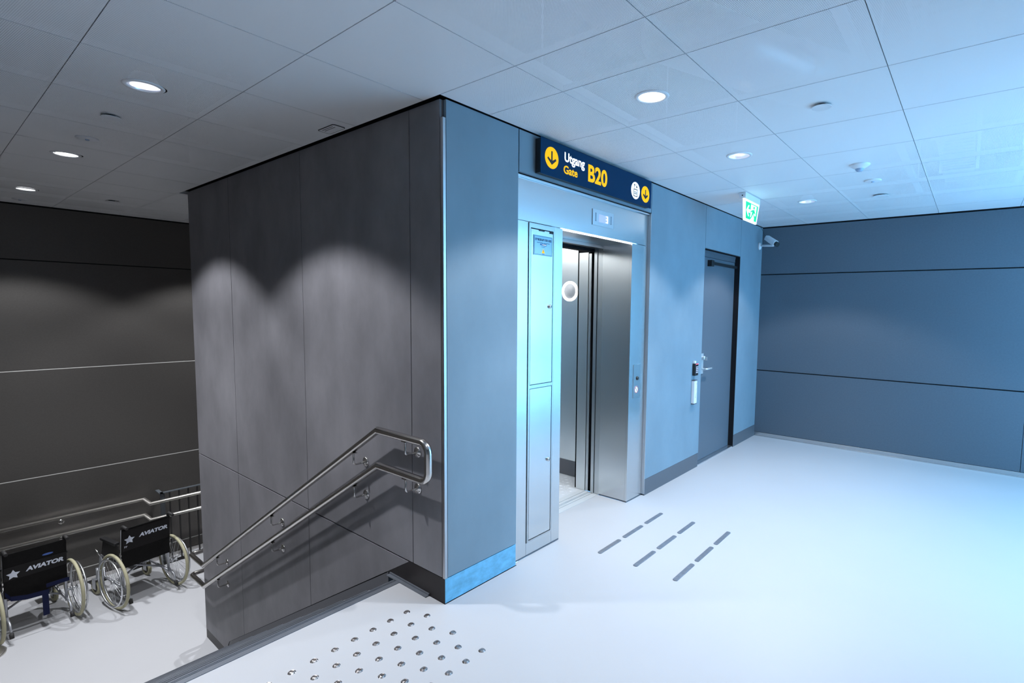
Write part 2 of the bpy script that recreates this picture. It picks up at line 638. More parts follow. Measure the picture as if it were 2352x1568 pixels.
panel_wall('wall_far', ('x', XF), YW, 0.021, 0.0, [0.868, 2.10], 2.69, [-2.655], M['farmetal'])
panel_wall('wall_back', ('y', YB), XS, 3.5, ZL, [-1.60, -0.385, 0.85, 2.085], 2.69, [], M['darkmetal'])
bm = B()
box(bm, XF - 0.004, XF + 0.011, YW, 0.0, 0.008, 0.052)
box(bm, XF - 0.010, XF + 0.011, YW, 0.0, 0.0, 0.010)
struct(obj('baseboard_far', bm, steel('kick_strip', (0.62, 0.62, 0.62), 0.25), bevel=0.001))
bm = B()
box(bm, XS, 3.5, YB - 0.004, YB + 0.011, ZL, ZL + 0.05)
struct(obj('baseboard_back', bm, steel('kick_strip_lower', (0.62, 0.60, 0.58), 0.25), bevel=0.001))

# ---- the walls of the hall and stairwell that the photograph only implies
bm = B()
box(bm, XS - 0.12, XS, 0.3, YB, ZL - 0.25, SLAB)
struct(obj('wall_stairwell_left', bm, M['darkmetal']))
bm = B()
box(bm, XL, XS - 0.121, 0.3, 0.42, -0.26, SLAB)
struct(obj('wall_hall_side', bm, M['plaster']))
bm = B()
box(bm, XL - 0.12, XL, YW, 0.42, -0.26, SLAB)
struct(obj('wall_hall_left', bm, M['plaster']))
bm = B()
box(bm, XL, XW, YW - 0.12, YW, -0.26, SLAB)
struct(obj('wall_facade', bm, M['plaster']))
bm = B()
box(bm, 3.5, 3.62, MS, YB, ZL - 0.25, SLAB)
struct(obj('wall_landing_end', bm, M['darkmetal']))
bm = B()
for x in (XW, 2.40, 3.70, 5.05):
    box(bm, x, x + 0.05, YW - 0.12, YW - 0.02, 0.0, 3.55)
for z in (0.0, 0.95, 2.25, 3.50):
    box(bm, XW + 0.05, 5.05, YW - 0.11, YW - 0.03, z, z + 0.05)
wf = struct(obj('window_1', bm, M['mullion']))
for a, b in ((XW + 0.05, 2.40), (2.45, 3.70), (3.75, 5.05)):
    for z0, z1 in ((0.05, 0.95), (1.0, 2.25), (2.30, 3.50)):
        bm = B()
        box(bm, a, b, YW - 0.075, YW - 0.065, z0, z1)
        obj('pane', bm, M['glass'], wf)

# ---- unseen ground outside, made pale to bounce daylight up onto the ceiling
bm = B()
box(bm, -40, 50, -70, YW - 0.5, -3.3, -3.1)
struct(obj('ground', bm, mat('pale_bounce_ground', (0.80, 0.81, 0.83), 0.8)))

bm = B()
box(bm, XL - 0.12, XF + 0.12, YW - 0.12, YW, -3.1, -0.261)
box(bm, XF + 0.012, XF + 0.12, YW, YB + 0.12, -3.1, -0.261)
box(bm, XL - 0.12, XL, YW, YB + 0.12, -3.1, -0.261)
box(bm, XL, XF, YB + 0.013, YB + 0.12, -3.1, ZL - 0.26)
struct(obj('wall_light_stop', bm, M['plaster']))  # added unseen walls that stop sky light leaking in below the floors

# ---- ceiling: slab above, slotted metal trays below
bm = B()
box(bm, XL - 0.12, XF + 0.12, YW - 0.12, YB + 0.12, SLAB, SLAB + 0.2)
ceil = struct(obj('ceiling', bm, M['slab']))
TH, FL, GAP = 0.002, 0.03, 0.0016
_tiles = {}


def tile_mesh(w, d, hole):
    key = (round(w, 3), round(d, 3), hole)
    if key in _tiles:
        return _tiles[key]
    bm = B()
    hw, hd = w / 2 - GAP, d / 2 - GAP
    for z in (0, TH):
        if hole:
            angs = sorted([2 * PI * i / 32 for i in range(32)] +
                          [math.atan2(sy * hd, sx * hw) % (2 * PI) for sx in (1, -1) for sy in (1, -1)])
            ins = [bm.verts.new((hole * math.cos(a), hole * math.sin(a), z)) for a in angs]
            outs = []
            for a in angs:
                c, s = math.cos(a), math.sin(a)
                t = min(hw / abs(c) if abs(c) > 1e-6 else 9, hd / abs(s) if abs(s) > 1e-6 else 9)
                outs.append(bm.verts.new((t * c, t * s, z)))
            n = len(angs)
            for i in range(n):
                j = (i + 1) % n
                bm.faces.new((ins[i], outs[i], outs[j], ins[j]))
        else:
            bm.faces.new([bm.verts.new((sx * hw, sy * hd, z)) for sx, sy in ((-1, -1), (1, -1), (1, 1), (-1, 1))])
    for (ax, ay), (bx, by) in zip(((-1, -1), (1, -1), (1, 1), (-1, 1)), ((1, -1), (1, 1), (-1, 1), (-1, -1))):
        f = bm.faces.new([bm.verts.new(p) for p in ((ax * hw, ay * hd, 0), (bx * hw, by * hd, 0),
                                                    (bx * hw, by * hd, FL), (ax * hw, ay * hd, FL))])
        f.material_index = 1
    me = bpy.data.meshes.new('ceiling_tile')
    bm.to_mesh(me)
    bm.free()
    me.materials.append(M['tile'])
    me.materials.append(M['tileedge'])
    _tiles[key] = me
    return me


YG = [0.128 + 0.655 * k for k in range(-7, 10)]          # joints along y
XR = [-0.02, 0.32] + [0.32 + 0.6165 * k for k in range(1, 8)] + [XF - 0.004]
XLG = [-0.02 - 0.61 * k for k in range(0, 8)]
LIGHTS_STAIR = [(-0.955, 1.1105), (-0.955, 3.0755), (-0.955, 5.0405)]
LIGHTS_HALL = [(0.628, -0.8545), (1.8612, -0.8545), (3.7107, -0.8545)]
HIDDEN = [(-0.955, -0.8545, (10, 10)), (1.8612, -2.8195, (30, 50)), (-2.785, -2.1645, (40, 60)), (-2.785, -0.8545, (30, 90)), (0.875, 5.0405, (110, 150))]  # the one left of the camera is added for bounce onto the ceiling
HOLES = LIGHTS_STAIR + LIGHTS_HALL + [h[:2] for h in HIDDEN]


def put_tile(x0, x1, y0, y1):
    if x1 - x0 < 0.03 or y1 - y0 < 0.03:
        return
    cx, cy = (x0 + x1) / 2, (y0 + y1) / 2
    hole = 0
    for hx, hy in HOLES:
        if abs(hx - cx) < 0.06 and abs(hy - cy) < 0.06:
            hole = 0.074
    inst('ceiling_tile', tile_mesh(x1 - x0, y1 - y0, hole), ceil, (cx, cy, H))


rows = list(zip(YG, YG[1:])) + [(YG[-1], YB - 0.003)]
for y0, y1 in rows:
    if y0 < YW and y1 > YW:
        y0 = YW + 0.004
    if y1 <= YW:
        continue
    # left of the block (over the stairs and the hall behind the camera)
    for x1, x0 in zip(XLG, XLG[1:]):
        if y0 > 0.1:
            x0 = max(x0, XS + 0.004)
            if x1 <= XS:
                continue
        x0 = max(x0, XL + 0.004)
        put_tile(x0, x1, y0, y1)
    # hall in front of the lift
    if y0 < -0.3:
        for x0, x1 in zip(XR, XR[1:]):
            put_tile(x0, x1, y0, min(y1, -0.004))
    # corridor behind the block
    if y1 > 4.0:
        for k in range(6):
            x0 = -0.04 + 0.61 * k
            put_tile(x0, min(x0 + 0.61, 3.5), max(y0, 3.99), y1)

# ================================================================== STAIRS
RISE, GO = 0.1784, 0.3062
st = thing('staircase', 'flight of grey steps going down to the lower landing, seen over its ribbed top edge', 'stairs', (0, YN, 0))
XA, XB = XS + 0.004, -0.004


def nosing(parent, y, z, w=0.05):
    # aluminium strip with a few fine ribs; its front edge is at y
    bm = B()
    box(bm, XA, XB - 0.02, y - w, y - 0.017, z, z + 0.003)
    box(bm, XA, XB - 0.02, y - 0.017, y + 0.003, z, z + 0.001)
    for k in range(3):
        a = y - 0.0145 + k * 0.0062
        box(bm, XA, XB - 0.02, a, a + 0.0032, z + 0.001, z + 0.0036)
    box(bm, XA, XB - 0.02, y + 0.003, y + 0.006, z - 0.028, z + 0.0025)
    o = obj('nosing', bm, M['nosing'], parent)
    o.location = (0, -YN, 0)
    return o


for k in range(9):
    z = -RISE * (k + 1)
    y0 = YN + GO * k
    bm = B()
    box(bm, XA, XB - 0.0005, y0 + 0.0, y0 + GO, z - 0.28, z)
    o = obj('step', bm, M['stairfloor'], st)
    o.location = (0, -YN, 0)
    nosing(st, y0 + GO, z)
bm = B()
box(bm, XA, XB, 0.388, YN, -0.26, -0.0005)
o = obj('top_riser', bm, M['stairfloor'], st)
o.location = (0, -YN, 0)
nosing(st, YN, 0.0, 0.049)
# raked skirting along the wall with a rounded lower end
pts = [(0.535, 0.010)]
pts += [(3.17, RAKE(3.17) - 0.002), (3.2, -1.60), (3.205, -1.65), (3.205, ZL), (3.2, ZL - 0.1), (3.0, -1.9), (0.535, -0.45)]
bm = B()
prism(bm, pts, 'x', -0.004, 0.021)
o = obj('raked_skirting', bm, M['slate'], st)
o.location = (0, -YN, 0)
bm = B()
box(bm, -0.026, 0.0018, 0.138, 0.52, 0.0, 0.005)
box(bm, -0.006, 0.0018, 0.138, 0.52, 0.0, 0.014)
o = obj('edge_strip', bm, M['nosing'], st)
o.location = (0, -YN, 0)

# ---- stair handrail
RX = -0.082
hr = thing('stair_handrail', 'double satin steel handrail sloping down the grey stair wall, looped at its top end', 'handrail', (0, YN, 0))
RR = 0.021


def rail_path(z0, low_end):
    zb = z0 - 0.5955 * 3.04
    return zb, [(RX, 0.50, z0), (RX, 3.54, zb)] + arc((RX, 3.90, zb), (RX, 3.0, zb), (0.3, 3.90, zb), 0.03, 5) + [(0.16, 3.90, zb)]


_, up_pts = rail_path(0.91, 0)
_, lo_pts = rail_path(0.70, 0)
# closed loop at the top: upper rail bends down into the lower one
ca = arc((RX, 0.03, 0.91), (RX, 0.5, 0.91), (RX, 0.03, 0.5), 0.055, 8)
cb_ = arc((RX, 0.03, 0.70), (RX, 0.03, 0.91), (RX, 0.5, 0.70), 0.055, 8)
bm = B()
tube(bm, list(reversed(up_pts)) + ca + cb_ + lo_pts, RR, 16)
o = obj('rail', bm, M['rail'], hr)
o.location = (0, -YN, 0)


def rail_z(y, z0):
    return z0 if y < 0.5 else (z0 - 0.5955 * (y - 0.5) if y < 3.54 else z0 - 0.5955 * 3.04)


for z0 in (0.91, 0.70):
    for y in (0.232, 0.769, 1.98, 3.17):
        z = rail_z(y, z0)
        bm = B()
        tube(bm, [(-0.004, y, z - 0.098)] + arc((RX, y, z - 0.098), (0, y, z - 0.098), (RX, y, z), 0.016, 5) + [(RX, y, z - 0.018)], 0.006, 8)
        box(bm, RX - 0.012, RX + 0.012, y - 0.022, y + 0.022, z - 0.0235, z - 0.0185)
        o = obj('bracket', bm, M['chrome'], hr)
        o.location = (0, -YN, 0)
        bm = B()
        lathe(bm, [(0, -0.010), (0.012, -0.010), (0.014, -0.007), (0.030, -0.0055), (0.031, 0.0), (0, 0.0)], 20, 'x', (0, y, z - 0.098))
        r_ = obj('rosette', bm, M['chrome'], o)
        for q in range(3):
            a = PI / 2 + q * 2 * PI / 3
            bm = B()
            lathe(bm, [(0, -0.0075), (0.004, -0.007), (0.0045, -0.005)], 8, 'x', (0, y + 0.022 * math.cos(a), z - 0.098 + 0.022 * math.sin(a)))
            obj('screw', bm, M['black'], o)

# ================================================================== LANDING: rails, balustrade, wheelchairs
lr = thing('landing_handrail', 'long double steel handrail along the dark back wall, jogging out past the balustrade', 'handrail', (0, YB, ZL))
off = (0, -YB, -ZL)
for nm, z in (('upper_rail', -0.893), ('lower_rail', -1.10)):
    bm = B()
    y0, y1 = 6.085, 5.83
    tube(bm, [(XS + 0.02, y0, z), (0.045, y0, z), (0.052, y1, z), (3.3, y1, z)], RR, 12)
    o = obj(nm, bm, M['railback'], lr)
    o.location = off
    for x in (-1.55, -0.72, 0.9, 2.2):
        yy = y0 if x < 0.04 else y1
        bm = B()
        tube(bm, [(x, YB, z - 0.075)] + arc((x, yy, z - 0.075), (x, YB, z - 0.075), (x, yy, z), 0.015, 4) + [(x, yy, z - 0.018)], 0.006, 8)
        lathe(bm, [(0, -0.006), (0.028, -0.005), (0.03, 0.0)], 16, 'y', (x, YB, z - 0.075))
        o = obj('bracket', bm, M['chrome'], lr)
        o.location = off

bl = thing('balustrade', 'dark barred balustrade with a flat grey cap standing before the back wall', 'railing', (0.2, 5.98, ZL))
off = (-0.2, -5.98, -ZL)
bm = B()
box(bm, 0.18, 3.3, 5.95, 5.985, -0.832, -0.82)
box(bm, 0.172, 0.212, 5.95, 6.135, -0.832, -0.82)
o = obj('cap', bm, M['barcap'], bl)
o.location = off
bm = B()
box(bm, 0.184, 0.232, 5.965, 5.977, ZL, -0.833)
o = obj('post', bm, M['barpost'], bl)
o.location = off
for k in range(13):
    x = 0.285 + 0.102 * k
    bm = B()
    box(bm, x - 0.007, x + 0.007, 5.96, 5.978, ZL + 0.03, -0.833)
    o = obj('bar', bm, M['bars'], bl)
    o.location = off
bm = B()
box(bm, 0.184, 3.3, 5.955, 5.983, ZL, ZL + 0.03)
o = obj('bottom_rail', bm, M['bars'], bl)
o.location = off


def star_pts(cx, cz, R, r):
    return [(cx + (R if i % 2 == 0 else r) * math.sin(PI * i / 5), cz + (R if i % 2 == 0 else r) * math.cos(PI * i / 5)) for i in range(10)]


def wheelchair(label, loc, fx, fy, tall):
    """origin on the floor midway between the rear wheels; faces local +y"""
    w = thing('wheelchair', label, 'wheelchair', loc, math.atan2(-fx, fy))
    R = 0.312
    for s in (-1, 1):
        x = 0.292 * s
        bm = B()
        torus(bm, R - 0.016, 0.016, 48, 10, 'x', (x, 0, R))
        wh = obj('rear_wheel', bm, M['tyre'], w)
        bm = B()
        torus(bm, R - 0.036, 0.008, 40, 8, 'x', (x, 0, R))
        obj('rim', bm, M['alu'], wh)
        bm = B()
        torus(bm, 0.262, 0.0095, 44, 8, 'x', (x + 0.042 * s, 0, R))
        for k in range(6):
            a = 2 * PI * k / 6 + 0.3
            c, sn = math.cos(a), math.sin(a)
            tube(bm, [(x + 0.042 * s, 0.262 * c, R + 0.262 * sn), (x, 0.274 * c, R + 0.274 * sn)], 0.004, 6)
        obj('hand_rim', bm, M['alu'], wh)
        bm = B()
        lathe(bm, [(0, -0.03), (0.022, -0.03), (0.022, -0.02), (0.012, -0.015), (0.012, 0.015), (0.022, 0.02), (0.022, 0.03), (0, 0.03)], 14, 'x', (x, 0, R))
        obj('hub', bm, M['alu'], wh)
        bm = B()
        for k in range(24):
            a = 2 * PI * k / 24
            a2 = a + (0.35 if k % 2 else -0.35)
            sd = 0.02 if k % 4 < 2 else -0.02
            tube(bm, [(x + sd, 0.022 * math.cos(a2), R + 0.022 * math.sin(a2)), (x, 0.274 * math.cos(a), R + 0.274 * math.sin(a))], 0.0013, 4, cap=False)
        o = obj('spokes', bm, M['alu'], wh)
        o['kind'] = 'stuff'
        # side frame
        fx_ = 0.225 * s
        bm = B()
        tube(bm, [(fx_, -0.02, 0.20), (fx_, -0.02, 0.50), (fx_, -0.025, 0.60), (fx_, -0.06, 0.90)], 0.0125, 10)
        tube(bm, [(fx_, -0.02, 0.47), (fx_, 0.40, 0.49)] + arc((fx_, 0.47, 0.49), (fx_, 0.3, 0.49), (fx_, 0.52, 0.1), 0.05, 5)[1:] + [(fx_, 0.56, 0.16)], 0.0125, 10)
        tube(bm, [(fx_, -0.02, 0.215), (fx_, 0.40, 0.235), (fx_, 0.44, 0.48)], 0.0125, 10)
        tube(bm, [(fx_, -0.02, R), (x - 0.02 * s, 0.0, R)], 0.013, 10)
        obj('side_frame', bm, M['frame'], w)
        # push handle
        bm = B()
        tube(bm, [(fx_, -0.06, 0.90)] + arc((fx_, -0.065, 0.935), (fx_, -0.05, 0.8), (fx_, -0.2, 0.93), 0.025, 4) + [(fx_, -0.17, 0.925)], 0.016, 10)
        obj('push_handle', bm, M['rubber'], w)
        # armrest
        bm = B()
        box(bm, 0.243 * s - 0.026, 0.243 * s + 0.026, 0.03, 0.36, 0.70, 0.73)
        a_ = obj('armrest', bm, M['black'], w, bevel=0.006)
        bm = B()
        prism(bm, [(0.0, 0.50), (0.0, 0.70), (0.34, 0.70), (0.40, 0.52), (0.2, 0.49)], 'x', 0.243 * s - 0.004, 0.243 * s + 0.004)
        obj('side_guard', bm, M['black'], a_)
        # caster
        cx = 0.252 * s
        bm = B()
        torus(bm, 0.072, 0.02, 28, 10, 'x', (cx, 0.55, 0.092))
        cw = obj('caster', bm, M['tyre'], w)
        bm = B()
        lathe(bm, [(0, -0.014), (0.06, -0.012), (0.06, 0.012), (0, 0.014)], 18, 'x', (cx, 0.55, 0.092))
        obj('caster_disc', bm, M['black'], cw)
        bm = B()
        for q in (-0.026, 0.026):
            box(bm, cx + q - 0.003, cx + q + 0.003, 0.50, 0.575, 0.075, 0.20)
        box(bm, cx - 0.03, cx + 0.03, 0.475, 0.545, 0.195, 0.205)
        tube(bm, [(cx, 0.50, 0.20), (cx, 0.50, 0.33)], 0.016, 10)
        tube(bm, [(cx, 0.50, 0.30), (fx_, 0.43, 0.31)], 0.011, 8)
        obj('caster_fork', bm, M['frame'], cw)
        # foot rest
        bm = B()
        tube(bm, [(fx_, 0.56, 0.16), (0.20 * s, 0.62, 0.12)], 0.011, 8)
        box(bm, 0.20 * s - 0.075, 0.20 * s + 0.075, 0.58, 0.72, 0.108, 0.118)
        obj('footrest', bm, M['black'], w)
        # anti-tip stem with rubber end
        bm = B()
        tube(bm, [(fx_, -0.02, 0.235), (fx_, -0.13, 0.20), (fx_, -0.17, 0.10)], 0.010, 8)
        an = obj('anti_tip', bm, M['frame'], w)
        bm = B()
        tube(bm, [(fx_, -0.163, 0.12), (fx_, -0.18, 0.07)], 0.018, 10)
        obj('rubber_end', bm, M['rubber'], an)
        # axle clamp and brake lever
        bm = B()
        box(bm, fx_ - 0.018, fx_ + 0.018, -0.045, 0.02, 0.52, 0.56)
        box(bm, fx_ - 0.018, fx_ + 0.018, -0.045, 0.02, 0.585, 0.605)
        obj('clamp', bm, M['chrome'], w)
        bm = B()
        tube(bm, [(fx_ + 0.03 * s, 0.40, 0.5), (fx_ + 0.055 * s, 0.45, 0.58)], 0.007, 8)
        obj('brake_lever', bm, M['chrome'], w)
    # cross brace
    for s in (-1, 1):
        bm = B()
        yb = 0.14 + 0.012 * s
        tube(bm, [(-0.22 * s, yb, 0.23), (0.22 * s, yb, 0.46)], 0.011, 8)
        obj('cross_brace', bm, M['frame'], w)
    # seat sling
    bm = B()
    n = 9
    rows_ = []
    sag = 0.05 if tall else 0.02
    for y in (-0.03, 0.42):
        rows_.append([(-0.215 + 0.43 * i / (n - 1), y, 0.505 - sag * math.sin(PI * i / (n - 1))) for i in range(n)])
    for i in range(n - 1):
        for dz in (0, -0.012):
            bm.faces.new([bm.verts.new((p[0], p[1], p[2] + dz)) for p in (rows_[0][i], rows_[0][i + 1], rows_[1][i + 1], rows_[1][i])])
    for r in rows_:
        for i in range(n - 1):
            a, b = r[i], r[i + 1]
            bm.faces.new([bm.verts.new(p) for p in (a, b, (b[0], b[1], b[2] - 0.012), (a[0], a[1], a[2] - 0.012))])
    obj('seat', bm, M['fabric'], w)
    # back sling: leans with the posts
    yb = lambda z: -0.026 - 0.115 * max(0, z - 0.60) - 0.016

    def back(u, z, d):
        return Vector((u, yb(z) - 0.004 - d, z))
    bm = B()
    zl = [0.44, 0.52, 0.60, 0.70, 0.80, 0.895]
    xs_ = [-0.235 + 0.47 * i / 10 for i in range(11)]
    for dd in (0.0, 0.022):
        for z0, z1 in zip(zl, zl[1:]):
            for a, b in zip(xs_, xs_[1:]):
                def q(xx, zz):
                    v = back(xx, zz, -dd)
                    if zz < 0.5 and tall:
                        v.z -= 0.045 * math.cos(PI * xx / 0.47)
                    return v
                bm.faces.new([bm.verts.new(q(*p)) for p in ((a, z0), (b, z0), (b, z1), (a, z1))])
    for a, b in zip(xs_, xs_[1:]):
        bm.faces.new([bm.verts.new(back(*p)) for p in ((a, 0.895, 0), (b, 0.895, 0), (b, 0.895, -0.022), (a, 0.895, -0.022))])
    for xx in (xs_[0], xs_[-1]):
        for z0, z1 in zip(zl, zl[1:]):
            bm.faces.new([bm.verts.new(back(*p)) for p in ((xx, z0, 0), (xx, z1, 0), (xx, z1, -0.022), (xx, z0, -0.022))])
    bmesh.ops.remove_doubles(bm, verts=bm.verts, dist=1e-5)
    bk = obj('backrest', bm, M['fabric'], w)
    zt = 0.665 if tall else 0.755
    panel = B()
    box_pts = [(-0.23, zt - (0.05 if tall else 0.12)), (0.235, zt - (0.05 if tall else 0.12)), (0.235, zt + (0.09 if tall else 0.12)), (-0.23, zt + (0.09 if tall else 0.12))]
    va = [panel.verts.new(back(p[0], p[1], 0.003)) for p in box_pts]
    vb = [panel.verts.new(back(p[0], p[1], -0.001)) for p in box_pts]
    panel.faces.new(va)
    panel.faces.new(vb[::-1])
    for i in range(4):
        panel.faces.new((va[i], va[(i + 1) % 4], vb[(i + 1) % 4], vb[i]))
    obj('print_panel', panel, mat('black_vinyl', (0.007, 0.006, 0.006), 0.5, spec=0.2), bk)
    dt = lambda u, v, d: back(u, v, 0.0035 + d)
    obj('lettering', text_bm('AVIATOR', -0.075, 0.212, zt - 0.002, zt + 0.045, lambda u, v, d: dt(u + (v - zt) * 0.18, v, d), 0.05), M['print'], bk)
    bm = B()
    sp = star_pts(-0.165, zt + 0.004, 0.052, 0.027)
    va = [bm.verts.new(dt(p[0], p[1], 0.001)) for p in sp]
    bm.faces.new(va)
    obj('star_print', bm, M['print'], bk)
    if not tall:
        obj('number_print', text_bm('77', -0.215, -0.185, zt - 0.082, zt - 0.062, dt, 0.02), M['print'], bk)
    else:
        bm = B()
        va = [bm.verts.new(dt(p[0], p[1], 0.001)) for p in disc_pts(0.09, zt + 0.125, 0.042, 0.011)]
        bm.faces.new(va)
        obj('oval_badge', bm, mat('blue_badge', (0.05, 0.12, 0.40), 0.4), bk)
        # loose navy belt hanging below the seat
        bm = B()
        path = [(-0.235, -0.085, 0.50), (-0.20, -0.105, 0.445), (-0.09, -0.11, 0.415), (0.03, -0.11, 0.405), (0.075, -0.11, 0.40)]
        hw = 0.024
        for a, b in zip(path, path[1:]):
            for sdx in (0, 0.004):
                bm.faces.new([bm.verts.new(p) for p in ((a[0], a[1] + sdx, a[2] - hw), (b[0], b[1] + sdx, b[2] - hw), (b[0], b[1] + sdx, b[2] + hw), (a[0], a[1] + sdx, a[2] + hw))])
        box(bm, 0.02, 0.068, -0.112, -0.108, 0.16, 0.41)
        box(bm, 0.06, 0.24, -0.09, -0.086, 0.44, 0.48)
        obj('belt', bm, M['strap'], w)
    return w


wheelchair('empty black wheelchair with pale yellow tyres standing beside the barred balustrade', (-0.164, 5.227, ZL), -0.195, 0.981, False)
wheelchair('empty black wheelchair with a navy belt hanging below its seat, at the left edge', (-1.045, 5.335, ZL), -0.10, 0.995, True)

sb = thing('stanchion', 'round chrome base of a queue post cut off by the left edge', 'post', (-1.46, 5.10, ZL))
bm = B()
lathe(bm, [(0, 0), (0.165, 0), (0.168, 0.012), (0.15, 0.022), (0.04, 0.034), (0.03, 0.05), (0, 0.05)], 36)
obj('base', bm, M['railback'], sb)
bm = B()
lathe(bm, [(0.025, 0.04), (0.025, 0.92), (0.032, 0.93), (0.032, 0.98), (0, 0.985)], 20)
obj('pole', bm, M['chrome'], sb)

# ================================================================== TACTILE FLOOR MARKERS
bm = B()
n = 24
prof = [(0.0178, 0.0, 0.0), (0.0115, 0.0052, 1.0)]
ro = [bm.verts.new(((0.0178 if i % 2 else 0.0166) * math.cos(2 * PI * i / n), (0.0178 if i % 2 else 0.0166) * math.sin(2 * PI * i / n), 0.0)) for i in range(n)]
rm = [bm.verts.new(((0.0122 if i % 2 else 0.0112) * math.cos(2 * PI * i / n), (0.0122 if i % 2 else 0.0112) * math.sin(2 * PI * i / n), 0.005)) for i in range(n)]
for i in range(n):
    bm.faces.new((ro[i], ro[(i + 1) % n], rm[(i + 1) % n], rm[i]))
prev = rm
for r, z in ((0.0105, 0.0056), (0.0085, 0.0050), (0.007, 0.0055), (0.0045, 0.0050)):
    rg = [bm.verts.new((r * math.cos(2 * PI * i / n), r * math.sin(2 * PI * i / n), z)) for i in range(n)]
    for i in range(n):
        bm.faces.new((prev[i], prev[(i + 1) % n], rg[(i + 1) % n], rg[i]))
    prev = rg
bm.faces.new(prev)
stud = obj('tactile_stud', bm, steel('stud_steel', (0.50, 0.47, 0.46), 0.24))
ORD = ('rightmost', 'second from the right', 'third from the right', 'fourth from the right', 'fifth from the right', 'sixth from the right', 'seventh from the right', 'eighth from the right', 'ninth from the right')
ROWN = ('nearest the stair edge', 'second from the stair edge', 'third from the stair edge', 'fourth from the stair edge', 'fifth from the stair edge', 'farthest from the stair edge')
first = True
for j, (y, x0) in enumerate(((0.101, -0.174), (-0.009, -0.126), (-0.119, -0.179), (-0.228, -0.134), (-0.335, -0.190), (-0.442, -0.135))):
    nx = (9, 9, 7, 6, 5, 4)[j]
    for i in range(nx):
        o = stud if first else stud.copy()
        if not first:
            COL.objects.link(o)
        first = False
        o.location = (x0 - 0.0995 * i, y, 0)
        tag(o, 'ribbed steel tactile stud, %s in the row %s' % (ORD[i], ROWN[j]), 'tactile stud', 'tactile studs at the head of the stairs')


def bar_mesh():
    bm = B()
    L2, wd = 0.132, 0.0155
    pts = []
    for sx, a0 in ((1, -PI / 2), (-1, PI / 2)):
        for k in range(7):
            a = a0 + PI * k / 6
            pts.append((sx * (L2 - 0.010) + 0.010 * math.cos(a), wd * math.sin(a)))
    prism(bm, pts, 'z', 0.0, 0.0045)
    return bm


gb = obj('guide_strip', bar_mesh(), M['guide'], bevel=0.001)
first = True
for yi, (y, wl) in enumerate(((-0.312, 'closest to the lift'), (-0.587, 'in the middle'), (-0.865, 'farthest from the lift'))):
    for xi, (x, wk) in enumerate(((1.17, 'near'), (1.482, 'middle'), (1.798, 'far'))):
        o = gb if first else gb.copy()
        if not first:
            COL.objects.link(o)
        first = False
        o.location = (x, y, 0)
        tag(o, 'blue grey floor guide strip, %s one of the row %s' % (wk, wl), 'guide strip', 'guide strips in front of the lift')

# ================================================================== LIFT
YS = 0.03
lf = thing('elevator', 'open stainless steel lift doorway with control cabinet and dark door gap', 'elevator', (0.566, YS, 0))


def lp(name, bm, mt, parent=lf, bevel=0.0):
    o = obj(name, bm, mt, parent, bevel)
    if parent is lf:
        o.location = (-0.566, -YS, 0)
    return o


# left column around the cabinet
bm = B()
box(bm, 0.568, 0.685, YS, YS + 0.03, 0.012, 2.168)
lp('left_stile', bm, M['steel'])
bm = B()
box(bm, 0.946, 1.03, YS, YS + 0.29, 0.012, 2.168)
lp('left_jamb', bm, M['steel'])
bm = B()
box(bm, 0.687, 0.944, YS, YS + 0.03, 0.012, 0.092)
lp('cabinet_base', bm, M['steel'])
bm = B()
box(bm, 0.57, 1.03, YS + 0.002, YS + 0.04, 0.0, 0.012)
box(bm, 1.941, 2.187, YS + 0.002, YS + 0.04, 0.0, 0.012)
box(bm, 1.944, 1.955, YS + 0.04, YS + 0.285, 0.0, 0.012)
box(bm, 0.95, 1.028, YS + 0.04, YS + 0.29, 0.0, 0.012)
lp('plinth', bm, M['slate'])
bm = B()
for x0, x1, z0, z1 in ((0.689, 0.704, 0.094, 2.166), (0.928, 0.943, 0.094, 2.166), (0.704, 0.928, 2.136, 2.166), (0.704, 0.928, 0.094, 0.106),
                       (0.704, 0.928, 1.114, 1.136)):
    box(bm, x0, x1, YS - 0.006, YS + 0.02, z0, z1)
lp('cabinet_frame', bm, M['steel2'])
bm = B()
box(bm, 0.69, 0.943, YS + 0.018, YS + 0.03, 0.094, 2.166)
lp('cabinet_back', bm, M['void'])
